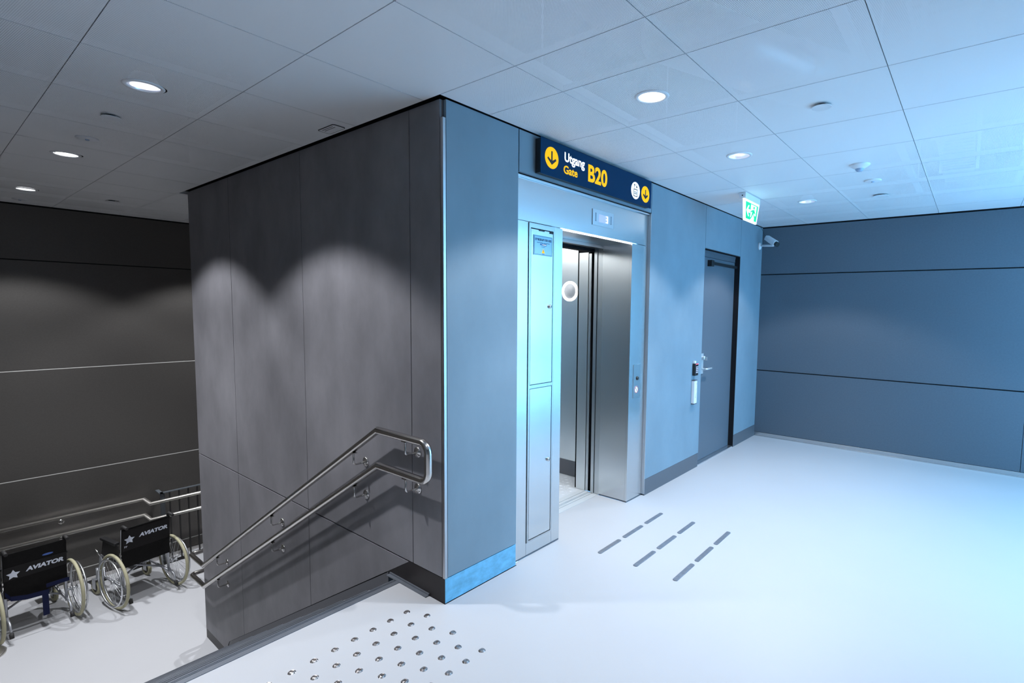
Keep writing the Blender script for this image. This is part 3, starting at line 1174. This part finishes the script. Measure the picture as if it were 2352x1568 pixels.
for z0, z1, kz in ((1.140, 2.130, 1.643), (0.110, 1.110, 0.612)):
    bm = B()
    box(bm, 0.709, 0.924, YS - 0.004, YS + 0.012, z0, z1)
    dr_ = lp('cabinet_door', bm, M['steel'])
    bm = B()
    lathe(bm, [(0, -0.014), (0.008, -0.014), (0.013, -0.010), (0.013, 0.0)], 16, 'y', (0.895, YS - 0.004, kz))
    obj('lock', bm, M['chrome'], dr_)
    bm = B()
    box(bm, 0.893, 0.897, YS - 0.0195, YS - 0.018, kz - 0.006, kz + 0.006)
    obj('keyhole', bm, M['black'], dr_)
    if z0 > 1:
        yf = YS - 0.0045
        bm = B()
        box(bm, 0.731, 0.914, yf - 0.003, yf, 1.970, 2.096)
        obj('notice_plate', bm, M['plate'], dr_)
        bm = B()
        for a in ((0.735, 0.910, 2.090, 2.092), (0.735, 0.910, 1.974, 1.976), (0.735, 0.737, 1.976, 2.090), (0.908, 0.910, 1.976, 2.090)):
            box(bm, a[0], a[1], yf - 0.0036, yf - 0.003, a[2], a[3])
        obj('notice_border', bm, M['ink'], dr_)
        pn = lambda u, v, d: Vector((u, yf - 0.003 - d, v))
        obj('lettering', text_bm('STYRESKAP FOR HEIS', 0.743, 0.903, 2.062, 2.077, pn, 0.01), M['ink'], dr_)
        bm = B()
        for a, b in ((0.760, 0.790), (0.792, 0.820), (0.826, 0.846), (0.848, 0.886)):
            box(bm, a, b, yf - 0.0036, yf - 0.003, 2.049, 2.052)
        for a, b in ((0.805, 0.815), (0.818, 0.842)):
            box(bm, a, b, yf - 0.0036, yf - 0.003, 2.024, 2.026)
        for a, b in ((0.812, 0.834),):
            box(bm, a, b, yf - 0.0036, yf - 0.003, 1.979, 1.982)
        obj('small_print', bm, M['ink'], dr_)
        bm = B()
        box(bm, 0.808, 0.855, yf - 0.0036, yf - 0.003, 2.033, 2.046)
        prism(bm, disc_pts(0.798, 2.0405, 0.0055), 'y', yf - 0.0036, yf - 0.003)
        obj('logo_block', bm, M['logo'], dr_)
        bm = B()
        box(bm, 0.812, 0.851, yf - 0.0042, yf - 0.0036, 2.0375, 2.0405)
        obj('logo_line', bm, M['signwhite'], dr_)
        bm = B()
        prism(bm, [(0.808, 1.986), (0.838, 1.986), (0.823, 2.013)], 'y', yf - 0.0038, yf - 0.003)
        obj('warning_triangle', bm, M['yellow'], dr_)
        bm = B()
        prism(bm, [(0.8215, 1.994), (0.8245, 1.994), (0.825, 2.005), (0.821, 2.005)], 'y', yf - 0.0044, yf - 0.0038)
        prism(bm, disc_pts(0.823, 1.9905, 0.0016, n=8), 'y', yf - 0.0044, yf - 0.0038)
        obj('warning_mark', bm, M['ink'], dr_)
        bm = B()
        box(bm, 0.785, 0.835, YS - 0.008, YS - 0.004, 2.124, 2.131)
        box(bm, 0.89, 0.922, YS - 0.008, YS - 0.004, 2.118, 2.131)
        obj('latch', bm, M['black'], dr_)
# right column and reveal
bm = B()
box(bm, 1.94, 2.184, YS, YS + 0.02, 0.012, 2.168)
lp('right_stile', bm, M['steel'])
bm = B()
box(bm, 1.94, 1.955, YS + 0.0205, YS + 0.285, 0.012, 2.168)
lp('right_reveal', bm, M['steelx'])
bm = B()
box(bm, 2.004, 2.114, YS - 0.004, YS, 0.884, 1.167)
cp = lp('call_panel', bm, M['steel2'])
bm = B()
lathe(bm, [(0, -0.012), (0.012, -0.012), (0.016, -0.008), (0.017, 0.0)], 18, 'y', (2.062, YS - 0.004, 1.052))
obj('key_switch', bm, M['black'], cp)
bm = B()
prism(bm, disc_pts(2.054, 0.955, 0.031), 'y', YS - 0.0046, YS - 0.004)
obj('symbol_ground', bm, M['white'], cp)
bm = B()
torus(bm, 0.028, 0.003, 24, 6, 'y', (2.054, YS - 0.0046, 0.955))
tube(bm, [(2.035, YS - 0.0046, 0.974), (2.073, YS - 0.0046, 0.936)], 0.0025, 6)
obj('no_use_symbol', bm, M['red'], cp)
# header with floor display
bm = B()
box(bm, 0.568, 2.184, YS, YS + 0.02, 2.172, 2.425)
lp('header', bm, M['steel'])
bm = B()
box(bm, 0.568, 2.186, YS - 0.018, YS + 0.02, 2.427, 2.437)
lp('header_rail', bm, M['alu'])
bm = B()
box(bm, 1.372, 1.648, YS - 0.006, YS, 2.244, 2.358)
dp = lp('floor_display', bm, M['alu'], bevel=0.001)
bm = B()
box(bm, 1.447, 1.571, YS - 0.0075, YS - 0.006, 2.272, 2.327)
obj('screen', bm, M['screen'], dp)
bm = B()
for z0, z1 in ((2.275, 2.281), (2.2975, 2.3025), (2.319, 2.325)):
    box(bm, 1.537, 1.562, YS - 0.0085, YS - 0.0075, z0, z1)
box(bm, 1.555, 1.567, YS - 0.0085, YS - 0.0075, 2.275, 2.325)
obj('digit', bm, M['signwhite'], dp)
bm = B()
for cx in (1.408, 1.611):
    for k in range(7):
        z = 2.273 + k * 0.009
        box(bm, cx - 0.007, cx + 0.007, YS - 0.0068, YS - 0.006, z, z + 0.0045)
obj('speaker_slots', bm, M['ink'], dp)
bm = B()
box(bm, 1.03, 1.94, YS + 0.0205, YS + 0.285, 2.168, 2.178)
lp('soffit', bm, M['steel2'])
bm = B()
box(bm, 1.034, 1.936, YS + 0.002, YS + 0.02, 2.163, 2.1715)
lp('light_strip', bm, M['led'])
# landing frame strips, gap, car threshold
bm = B()
box(bm, 1.945, 1.97, 0.318, 0.366, 0.004, 2.168)
lp('frame_strip', bm, M['steel2'])
bm = B()
box(bm, 1.938, 1.965, 0.371, 0.402, 0.004, 2.168)
lp('frame_strip', bm, M['steel2'])
bm = B()
box(bm, 1.02, 1.96, 0.318, 0.40, 2.143, 2.168)
lp('lintel', bm, M['steel2'])
bm = B()
box(bm, 1.97, 2.0, 0.32, 0.60, 0, 2.3)
box(bm, 0.9, 1.97, 0.402, 0.47, 2.12, 2.25)
lp('door_gap', bm, M['void'])
bm = B()
box(bm, 1.985, 1.995, 0.425, 0.437, 0.004, 2.11)
lp('door_edge', bm, M['rubber'])
bm = B()
box(bm, 1.957, 1.985, 0.444, 0.470, 0.004, 2.11)
lp('door_leaf', bm, M['steel2'])
bm = B()
for a, b in ((0.321, 0.380), (0.386, 0.410), (0.415, 0.423), (0.430, 0.462), (0.468, 0.52)):
    box(bm, 1.0, 1.955, a, b, -0.02, 0.0015)
lp('sill', bm, M['sillalu'])
bm = B()
box(bm, 1.0, 1.99, 0.321, 0.6, -0.05, -0.021)
lp('sill_bed', bm, M['void'])
# car
bm = B()
box(bm, 1.953, 1.999, 0.4745, 0.574, 0.0, 2.12)
lp('car_post', bm, M['carwall'])
bm = B()
box(bm, 2.203, 2.25, 0.5, 2.0, 0.0, 2.30)
cwl = lp('car_wall', bm, M['carwall'])
bm = B()
box(bm, 2.195, 2.2028, 0.575, 2.0, 0.002, 0.15)
obj('car_skirting', bm, M['slate'], cwl)
bm = B()
lathe(bm, [(0.072, 0.0), (0.072, -0.006), (0.096, -0.006), (0.096, 0.0)], 40, 'x', (2.203, 0.868, 1.797))
obj('ring_reflection', bm, M['ring'], cwl)  # glowing ring painted in as a downlight's reflection on the car wall
bm = B()
lathe(bm, [(0.0, -0.002), (0.071, -0.002), (0.071, 0.0)], 32, 'x', (2.203, 0.868, 1.797))
obj('reflection_centre', bm, mat('ring_centre', (0.42, 0.44, 0.46), 0.4), cwl)
bm = B()
box(bm, 0.70, 2.25, 2.0, 2.04, 0.0, 2.30)
lp('car_back', bm, M['carwall'])
bm = B()
box(bm, 0.66, 0.70, 0.5, 2.0, 0.0, 2.30)
lp('car_side', bm, M['carwall'])
bm = B()
box(bm, 0.66, 2.25, 0.52, 2.04, -0.05, -0.001)
lp('car_floor', bm, M['carfloor'])
bm = B()
for i in range(14):
    for j in range(14):
        x = 1.42 + 0.055 * i
        y = 0.56 + 0.055 * j
        a = PI / 4 if (i + j) % 2 else -PI / 4
        c, s_ = math.cos(a), math.sin(a)
        pts = [(0.018, 0), (0, 0.005), (-0.018, 0), (0, -0.005)]
        base = [bm.verts.new((x + c * p[0] - s_ * p[1], y + s_ * p[0] + c * p[1], -0.001)) for p in pts]
        top = bm.verts.new((x, y, 0.0018))
        for k in range(4):
            bm.faces.new((base[k], base[(k + 1) % 4], top))
o = lp('checker_bumps', bm, M['carfloor'])
o['kind'] = 'stuff'
bm = B()
box(bm, 0.66, 2.25, 0.47, 2.04, 2.301, 2.33)
lp('car_ceiling', bm, M['steel2'])
bm = B()
box(bm, 0.85, 2.05, 0.7, 1.85, 2.29, 2.3005)
lp('car_lamp', bm, M['carlight'])

# ================================================================== WAYFINDING SIGN
sg = thing('wayfinding_sign', 'dark blue lit sign reading Utgang Gate B20 above the lift', 'sign', (1.39, 0, 2.565))
YF = -0.05


def sp_(name, bm, mt, parent=sg):
    o = obj(name, bm, mt, parent)
    if parent is sg:
        o.location = (-1.39, 0, -2.565)
    return o


bm = B()
box(bm, 0.712, 2.084, YF + 0.004, -0.0005, 2.466, 2.672)
sp_('casing', bm, M['black'])
bm = B()
box(bm, 0.707, 2.088, YF, YF + 0.004, 2.460, 2.677)
sp_('face', bm, M['navy'])
ps = lambda u, v, d: Vector((u, YF - d, v))


def arrow(cx, cz, hh, ww, th):
    """arrow pointing down: stem and two barbs"""
    z0, z1 = cz - hh / 2, cz + hh / 2
    t = th
    hb = hh * 0.52
    return [(cx - t / 2, z1), (cx - t / 2, z0 + t * 2.0), (cx - ww / 2 + t * 0.1, z0 + hb), (cx - ww / 2 - t * 0.4, z0 + hb - t * 0.9),
            (cx, z0 - t * 0.1), (cx + ww / 2 + t * 0.4, z0 + hb - t * 0.9), (cx + ww / 2 - t * 0.1, z0 + hb), (cx + t / 2, z0 + t * 2.0), (cx + t / 2, z1)]


for cx, cz, r, hh in ((0.811, 2.572, 0.066, 0.082), (1.991, 2.557, 0.064, 0.072)):
    bm = B()
    prism(bm, disc_pts(cx, cz, r, n=40), 'y', YF - 0.001, YF)
    d_ = sp_('arrow_disc', bm, M['yellow'])
    bm = B()
    prism(bm, arrow(cx, cz, hh, 0.078 if r > 0.065 else 0.068, 0.0125), 'y', YF - 0.002, YF - 0.001)
    obj('arrow', bm, M['signblack'], d_)
bm = B()
prism(bm, disc_pts(1.836, 2.559, 0.065, n=40), 'y', YF - 0.001, YF)
ld = sp_('lift_disc', bm, M['signwhite'])
bm = B()
for a in ((1.806, 1.866, 2.513, 2.519), (1.806, 1.866, 2.565, 2.571), (1.806, 1.812, 2.519, 2.565), (1.860, 1.866, 2.519, 2.565)):
    box(bm, a[0], a[1], YF - 0.002, YF - 0.001, a[2], a[3])
obj('lift_outline', bm, M['signblack'], ld)
bm = B()
for k in range(3):
    cx = 1.823 + 0.013 * k
    prism(bm, disc_pts(cx, 2.548, 0.0045, n=10), 'y', YF - 0.002, YF - 0.001)
    box(bm, cx - 0.0042, cx + 0.0042, YF - 0.002, YF - 0.001, 2.531, 2.541)
obj('lift_riders', bm, M['signblack'], ld)
bm = B()
prism(bm, [(1.820, 2.612), (1.808, 2.596), (1.832, 2.596)], 'y', YF - 0.002, YF - 0.001)
box(bm, 1.8175, 1.8225, YF - 0.002, YF - 0.001, 2.578, 2.597)
prism(bm, [(1.852, 2.577), (1.840, 2.593), (1.864, 2.593)], 'y', YF - 0.002, YF - 0.001)
box(bm, 1.8495, 1.8545, YF - 0.002, YF - 0.001, 2.592, 2.611)
obj('lift_arrows', bm, M['signblack'], ld)
sp_('word', text_bm('Utgang', 0.940, 1.160, 2.563, 2.640, ps, 0.022), M['signwhite'])
sp_('word', text_bm('Gate', 0.932, 1.081, 2.504, 2.557, ps, 0.022), M['yellow'])
sp_('gate_number', text_bm('B20', 1.203, 1.437, 2.505, 2.623, ps, 0.03), M['yellow'])

# ================================================================== DOOR
YD = 0.062
dl = empty('door_1', (3.36, YD, 0))
struct(dl)
dl['label'] = 'tall blue grey flush door in a recess to the right of the lift'


def dp_(name, bm, mt, parent=dl, bevel=0.0):
    o = obj(name, bm, mt, parent, bevel)
    if parent is dl:
        o.location = (-3.36, -YD, 0)
    return o


bm = B()
box(bm, 3.33, 4.326, YD - 0.008, YD + 0.06, 2.236, 2.262)
box(bm, 3.33, 4.40, YD - 0.004, YD + 0.06, 2.196, 2.237)
box(bm, 4.385, 4.43, YD - 0.008, YD + 0.06, 0.0, 2.262)
box(bm, 3.30, 3.36, YD - 0.008, YD + 0.06, 0.0, 2.262)
dp_('frame', bm, M['doorframe'])
bm = B()
box(bm, 3.362, 4.383, YD, YD + 0.045, 0.014, 2.192)
dp_('leaf', bm, M['door'], bevel=0.001)
bm = B()
box(bm, 3.31, 4.33, 0.006, YD + 0.05, 0.0, 0.012)
dp_('threshold', bm, M['alu'])
bm = B()
box(bm, 3.535, 3.60, YD - 0.05, YD, 2.100, 2.165)
box(bm, 3.59, 4.36, YD - 0.035, YD, 2.125, 2.152)
dp_('door_closer', bm, M['black'], bevel=0.003)
for z in (1.915, 1.655, 0.605, 0.335):
    bm = B()
    tube(bm, [(4.384, YD - 0.012, z - 0.062), (4.384, YD - 0.012, z + 0.062)], 0.011, 10)
    box(bm, 4.36, 4.384, YD - 0.004, YD, z - 0.06, z + 0.06)
    dp_('hinge', bm, M['hardware'])
bm = B()
box(bm, 3.432, 3.500, YD - 0.008, YD, 0.958, 1.176)
hp = dp_('lock_plate', bm, M['hardware'], bevel=0.002)
bm = B()
tube(bm, [(3.466, YD - 0.008, 1.012)] + arc((3.466, YD - 0.06, 1.012), (3.466, YD, 1.012), (3.7, YD - 0.06, 1.012), 0.015, 5) + [(3.60, YD - 0.06, 1.012)], 0.0105, 10)
obj('lever_handle', bm, M['hardware'], hp)
bm = B()
lathe(bm, [(0, -0.03), (0.018, -0.03), (0.02, -0.025), (0.02, 0)], 18, 'y', (3.466, YD - 0.008, 1.13))
box(bm, 3.462, 3.47, YD - 0.062, YD - 0.037, 1.105, 1.142)
obj('thumb_turn', bm, M['hardware'], hp)

# ---- access devices beside the door
kr = thing('keypad_reader', 'black keypad card reader on the wall beside the door', 'card reader', (3.14, 0, 1.04))
bm = B()
box(bm, 3.107, 3.179, -0.034, -0.0005, 0.978, 1.100)
o = obj('housing', bm, M['black'], kr, bevel=0.005)
o.location = (-3.14, 0, -1.04)
bm = B()
box(bm, 3.113, 3.172, -0.0355, -0.0335, 1.092, 1.098)
o = obj('status_light', bm, M['redled'], kr)
o.location = (-3.14, 0, -1.04)
bm = B()
box(bm, 3.115, 3.150, -0.02, -0.0005, 1.101, 1.124)
o = obj('cable_cover', bm, M['white'], kr)
o.location = (-3.14, 0, -1.04)
for r in range(4):
    for c in range(3):
        bm = B()
        x, z = 3.121 + 0.0165 * c, 1.005 + 0.018 * r
        box(bm, x, x + 0.012, -0.036, -0.034, z, z + 0.012)
        o = obj('key', bm, M['key'], kr)
        o.location = (-3.14, 0, -1.04)
wb = thing('door_opener_switch', 'tall narrow white switch box below the black keypad', 'switch', (3.13, 0, 0.81))
bm = B()
box(bm, 3.100, 3.165, -0.032, -0.0005, 0.697, 0.926)
o = obj('housing', bm, M['white'], wb, bevel=0.002)
o.location = (-3.13, 0, -0.81)
bm = B()
box(bm, 3.098, 3.167, -0.034, -0.0005, 0.689, 0.697)
box(bm, 3.098, 3.167, -0.034, -0.0005, 0.926, 0.934)
o = obj('end_cap', bm, M['slate'], wb)
o.location = (-3.13, 0, -0.81)
bm = B()
prism(bm, disc_pts(3.152, 0.893, 0.004, n=10), 'y', -0.0328, -0.032)
for a, b, c, d in ((3.138, 0.83, 3.146, 0.845), (3.128, 0.755, 3.150, 0.80), (3.132, 0.75, 3.136, 0.775)):
    prism(bm, [(a, b), (a + 0.002, b), (c + 0.002, d), (c, d)], 'y', -0.0328, -0.032)
o = obj('printed_mark', bm, M['slate'], wb)
o.location = (-3.13, 0, -0.81)

# ================================================================== EXIT SIGN
es = thing('exit_sign', 'green and white lit emergency exit sign hanging from the ceiling near the door', 'exit sign', (3.16, -0.49, H))


def ep(name, bm, mt, parent=es, bevel=0.0):
    o = obj(name, bm, mt, parent, bevel)
    if parent is es:
        o.location = (-3.16, 0.49, -H)
    return o


bm = B()
box(bm, 2.975, 3.375, -0.515, -0.455, 2.645, H - 0.001)
ep('housing', bm, M['white'], bevel=0.002)
bm = B()
prism(bm, disc_pts(-0.485, 2.672, 0.006, n=12), 'x', 2.973, 2.976)
ep('screw', bm, M['black'])
bm = B()
prism(bm, [(2.962, 2.645), (3.382, 2.645), (3.312, 2.455), (2.985, 2.455)], 'y', -0.508, -0.494)
pnl = ep('panel', bm, M['exitwhite'])
YE = -0.508


def qx(u, v):
    """u, v in 0..1 across the tapering panel"""
    l = 2.985 + (2.962 - 2.985) * v
    r = 3.312 + (3.382 - 3.312) * v
    return (l + (r - l) * u, 2.455 + 0.19 * v)


bm = B()
for poly in ([(0.10, 0.10), (0.44, 0.10), (0.44, 0.90), (0.10, 0.90)], [(0.44, 0.86), (0.93, 0.86), (0.93, 0.90), (0.44, 0.90)],
             [(0.84, 0.10), (0.93, 0.10), (0.93, 0.86), (0.84, 0.86)], [(0.74, 0.10), (0.84, 0.10), (0.84, 0.40), (0.74, 0.32)]):
    prism(bm, [qx(*p) for p in poly], 'y', YE - 0.001, YE)
obj('green_field', bm, M['exitgreen'], pnl)
bm = B()
prism(bm, [qx(*p) for p in [(0.13, 0.50), (0.27, 0.76), (0.335, 0.76), (0.255, 0.58), (0.41, 0.58), (0.41, 0.42), (0.255, 0.42), (0.335, 0.24), (0.27, 0.24)]], 'y', YE - 0.002, YE - 0.001)
obj('arrow', bm, M['exitwhite'], pnl)
bm = B()
prism(bm, [qx(*p) for p in disc_pts(0.66, 0.74, 0.045, 0.07, 14)], 'y', YE - 0.002, YE)
for poly in ([(0.56, 0.60), (0.68, 0.66), (0.73, 0.58), (0.66, 0.42), (0.56, 0.44)], [(0.45, 0.52), (0.58, 0.63), (0.56, 0.54), (0.47, 0.46)],
             [(0.56, 0.46), (0.64, 0.44), (0.56, 0.26), (0.46, 0.14), (0.44, 0.20), (0.52, 0.30)], [(0.62, 0.46), (0.68, 0.42), (0.76, 0.36), (0.82, 0.20), (0.77, 0.18), (0.72, 0.30)],
             [(0.69, 0.60), (0.80, 0.50), (0.78, 0.44), (0.68, 0.52)]):
    prism(bm, [qx(*p) for p in poly], 'y', YE - 0.0015, YE)
obj('running_figure', bm, M['exitgreen'], pnl)

# ================================================================== CAMERA ON WALL
sc = thing('security_camera', 'white bullet surveillance camera on a wall arm beneath the ceiling corner', 'camera', (4.965, 0, 2.45))


def cpart(name, bm, mt, parent=sc, bevel=0.0):
    o = obj(name, bm, mt, parent, bevel)
    if parent is sc:
        o.location = (-4.965, 0, -2.45)
    return o


bm = B()
lathe(bm, [(0, -0.028), (0.022, -0.028), (0.030, -0.02), (0.032, 0.0), (0, 0.0)], 20, 'y', (4.965, 0, 2.45))
for v in bm.verts:
    v.co.z = 2.45 + (v.co.z - 2.45) * 1.5
cpart('wall_plate', bm, M['white'])
bm = B()
tube(bm, [(4.965, -0.02, 2.455), (4.90, -0.20, 2.44)], 0.013, 12)
tube(bm, [(4.90, -0.20, 2.44), (4.895, -0.20, 2.45)], 0.018, 12)
cpart('arm', bm, M['white'])
# body: rounded hood along its aiming axis
c0, d0 = Vector((4.865, -0.185, 2.495)), Vector((-0.40, -0.60, -0.40)).normalized()
sd = d0.cross(Vector((0, 0, 1))).normalized()
ud = sd.cross(d0).normalized()
bm = B()
sec = [(-0.036, -0.030), (0.036, -0.030), (0.036, 0.012), (0.026, 0.032), (-0.026, 0.032), (-0.036, 0.012)]
ra = [bm.verts.new(c0 - d0 * 0.10 + sd * p[0] * 0.9 + ud * p[1] * 0.9) for p in sec]
rb = [bm.verts.new(c0 + d0 * 0.09 + sd * p[0] + ud * p[1]) for p in sec]
bm.faces.new(ra)
bm.faces.new(rb[::-1])
for i in range(6):
    bm.faces.new((ra[i], rb[i], rb[(i + 1) % 6], ra[(i + 1) % 6]))
cpart('body', bm, M['white'], bevel=0.004)
bm = B()
tube(bm, [c0 + d0 * 0.085, c0 + d0 * 0.125], 0.029, 18)
cpart('lens', bm, M['black'])
bm = B()
tube(bm, [c0 - d0 * 0.10, c0 - d0 * 0.14, (4.985, -0.03, 2.655), (4.99, -0.006, 2.69)], 0.002, 6)
cpart('cable', bm, M['black'])

# ================================================================== CEILING FITTINGS
def downlight(x, y, label, kind, w=HALL_W):
    t = thing('downlight', label, 'ceiling light', (x, y, H), group='recessed downlights')
    bm = B()
    lathe(bm, [(0.066, -0.001), (0.068, -0.006), (0.082, -0.005), (0.086, -0.001), (0.086, 0.0), (0.066, 0.002)], 40)
    obj('trim_ring', bm, M['white'], t)
    bm = B()
    if kind == 'white':
        lathe(bm, [(0.066, -0.001), (0.060, 0.008), (0.0, 0.010)], 32)
        obj('diffuser', bm, M['lampwhite'], t)
    else:
        lathe(bm, [(0.066, -0.001), (0.058, 0.03), (0.042, 0.055)], 40, smooth=(kind != 'facet'))
        obj('reflector', bm, M['reflector'], t)
        bm = B()
        lathe(bm, [(0.042, 0.0552), (0.03, 0.045), (0.022, 0.026), (0.0, 0.018)], 24)
        obj('lamp', bm, M['glow'], t)
        if kind == 'blue':
            bm = B()
            lathe(bm, [(0.064, 0.004), (0.0, 0.004)], 32)
            obj('lens', bm, M['lampblue'], t)
    spot(t, w)
    return t


downlight(*LIGHTS_STAIR[0], 'recessed downlight with a silver reflector, nearest of three over the stairs', 'blue', (STAIR_W[0], 120.0))
downlight(*LIGHTS_STAIR[1], 'glowing recessed downlight, middle of the three over the stairs', 'white', STAIR_W)
downlight(*LIGHTS_STAIR[2], 'glowing recessed downlight, farthest over the stairs by the dark back wall', 'white', STAIR_W)
downlight(*LIGHTS_HALL[0], 'bright white recessed downlight nearest the camera, in front of the lift', 'white')
downlight(*LIGHTS_HALL[1], 'recessed downlight with faceted silver reflector right of the lift sign', 'facet')
downlight(*LIGHTS_HALL[2], 'small far recessed downlight right of the green exit sign', 'facet')
for (x, y, w), lb in zip(HIDDEN, ('over the head of the stairs above the camera', 'in the hall right of the camera', 'in the hall behind the camera', 'added left of the camera to raise the hall bounce',
                                  'over the landing behind the wall block')):
    downlight(x, y, 'recessed downlight outside the picture, ' + lb, 'white', w)


def ceiling_disc(x, y, r, name, label, cat, style):
    t = thing(name, label, cat, (x, y, H))
    bm = B()
    if style == 'cap':        # a cover plate standing a little off the sheet
        lathe(bm, [(0, -0.014), (r, -0.014), (r, -0.011), (0, -0.011)], 36, smooth=False)
        obj('cover', bm, M['white'], t)
        bm = B()
        lathe(bm, [(0, -0.011), (r * 0.5, -0.011), (r * 0.5, 0.002)], 20)
        obj('neck', bm, M['black'], t)
    elif style == 'dome':
        lathe(bm, [(0, -0.030), (r * 0.45, -0.030), (r * 0.9, -0.012), (r, -0.006), (r, 0.0)], 36)
        obj('base', bm, M['white'], t)
        bm = B()
        lathe(bm, [(0, -0.052), (r * 0.25, -0.049), (r * 0.42, -0.036), (r * 0.45, -0.028)], 24)
        obj('sensor_dome', bm, M['bulb'], t)
    else:                     # thin flush disc with a small centre
        lathe(bm, [(0, -0.009), (r * 0.9, -0.009), (r, -0.006), (r * 0.98, 0.0)], 36)
        obj('plate', bm, M['white'], t)
        bm = B()
        lathe(bm, [(0, -0.016), (r * 0.16, -0.015), (r * 0.2, -0.009)], 14)
        obj('centre', bm, M['bulb'], t)
    return t


ceiling_disc(-0.953, 1.779, 0.046, 'cover_plate', 'blank round ceiling cover plate over the stairs between two downlights', 'ceiling plate', 'cap')
ceiling_disc(-0.943, 2.45, 0.06, 'ceiling_speaker', 'thin round ceiling disc with a dark centre, before the middle stair downlight', 'ceiling speaker', 'flat')
ceiling_disc(-0.92, 5.80, 0.06, 'smoke_detector', 'tiny round ceiling disc at far left close to the dark back wall', 'detector', 'flat')
ceiling_disc(-0.319, 5.06, 0.055, 'cover_plate', 'small round ceiling plate over the landing, left of the block end', 'ceiling plate', 'cap')
ceiling_disc(1.235, -1.51, 0.047, 'cover_plate', 'round white ceiling plate right of the brightest downlight', 'ceiling plate', 'cap')
ceiling_disc(2.575, -1.48, 0.066, 'motion_sensor', 'white ceiling motion sensor with a rounded blue grey dome', 'sensor', 'dome')
ceiling_disc(3.142, -1.486, 0.062, 'ceiling_speaker', 'thin flush ceiling disc just beyond the motion sensor', 'ceiling speaker', 'flat')
ceiling_disc(3.772, -1.467, 0.062, 'cover_plate', 'faint white ceiling plate farthest right beyond the flush disc', 'ceiling plate', 'cap')

# slot device half hidden by the top of the stair wall
sl = thing('ceiling_vent', 'small rounded slot fitting in the ceiling against the dark stair wall top', 'vent', (-0.06, 0.95, H))
bm = B()
lo_ = disc_pts(0, 0, 0.015, n=16)
rr = [(x * 1.0 + (-0.045 if x < 0 else 0.0), y + (0.075 if y > 0 else -0.075)) for x, y in lo_]
prism(bm, rr, 'z', -0.004, 0.0)
obj('plate', bm, M['white'], sl)
bm = B()
for x in (-0.05, -0.035):
    box(bm, x, x + 0.004, -0.06, 0.06, -0.0048, -0.004)
obj('slots', bm, M['black'], sl)
bm = B()
tube(bm, [(p[0] * 1.05, p[1] * 1.03, -0.002) for p in rr], 0.0025, 6, closed=True)
obj('gasket', bm, M['black'], sl)

# ================================================================== SERVICES IN THE CEILING VOID (seen through the slots)
vd = thing('ventilation_duct', 'wide round metal air duct seen faintly through the slotted ceiling', 'duct', (1.9, -1.05, 3.2))
bm = B()
tube(bm, [(1.2, -0.6, 0.05), (0.0, 0.0, 0.05), (-0.9, 0.35, 0.05)], 0.19, 28)
obj('pipe', bm, M['duct'], vd)
for t in (0.25, 0.55, 0.85):
    bm = B()
    p = Vector((1.2, -0.6, 0.05)).lerp(Vector((0, 0, 0.05)), t)
    d = Vector((-1.2, 0.6, 0)).normalized()
    tube(bm, [p, p + d * 0.03], 0.198, 28)
    obj('joint_band', bm, M['alu'], vd)
ct = thing('cable_tray', 'long perforated cable tray hung in the ceiling void at upper right', 'cable tray', (2.4, -2.0, 2.98))
bm = B()
box(bm, -3.0, 2.6, -0.12, -0.115, 0, 0.06)
box(bm, -3.0, 2.6, 0.115, 0.12, 0, 0.06)
obj('side_rail', bm, M['duct'], ct)
bm = B()
for k in range(56):
    x = -3.0 + 0.1 * k
    box(bm, x, x + 0.06, -0.115, 0.115, 0, 0.004)
o = obj('rungs', bm, M['duct'], ct)
o['kind'] = 'stuff'
for x in (-1.6, -0.4, 0.8, 2.0):
    bm = B()
    box(bm, x, x + 0.04, -0.15, -0.125, -0.005, SLAB - 2.98)
    box(bm, x, x + 0.04, 0.125, 0.15, -0.005, SLAB - 2.98)
    box(bm, x, x + 0.04, -0.15, 0.15, -0.012, -0.005)
    obj('hanger', bm, M['white'], ct)
for i, (y, z, label) in enumerate(((-0.32, 2.86, 'long pale ceiling carrier rail above the lift side of the slotted ceiling'),
                                   (-2.45, 2.88, 'long pale ceiling carrier rail at the top right corner, beyond the cable tray'),
                                   (-1.68, 2.86, 'long pale ceiling carrier rail beside the cable tray'))):
    b_ = thing('carrier_rail', label, 'rail', (-1.5, y, z))
    bm = B()
    box(bm, 0.0, 6.4, -0.02, 0.02, 0.0, 0.045)
    obj('channel', bm, M['white'], b_)
    for x in (0.5, 1.9, 3.3, 4.7, 6.0):
        bm = B()
        tube(bm, [(x, 0, 0.045), (x, 0, SLAB - z)], 0.005, 6)
        obj('rod', bm, M['duct'], b_)
pp = thing('sprinkler_pipe', 'thin service pipe crossing the ceiling void above the mesh', 'pipe', (0.2, -1.6, 3.45))
bm = B()
tube(bm, [(0, -1.8, 0), (0, 1.5, 0)], 0.03, 14)
obj('pipe', bm, M['duct'], pp)
bm = B()
tube(bm, [(0, 0.2, 0), (0, 0.26, 0)], 0.042, 14)
obj('coupling', bm, M['alu'], pp)
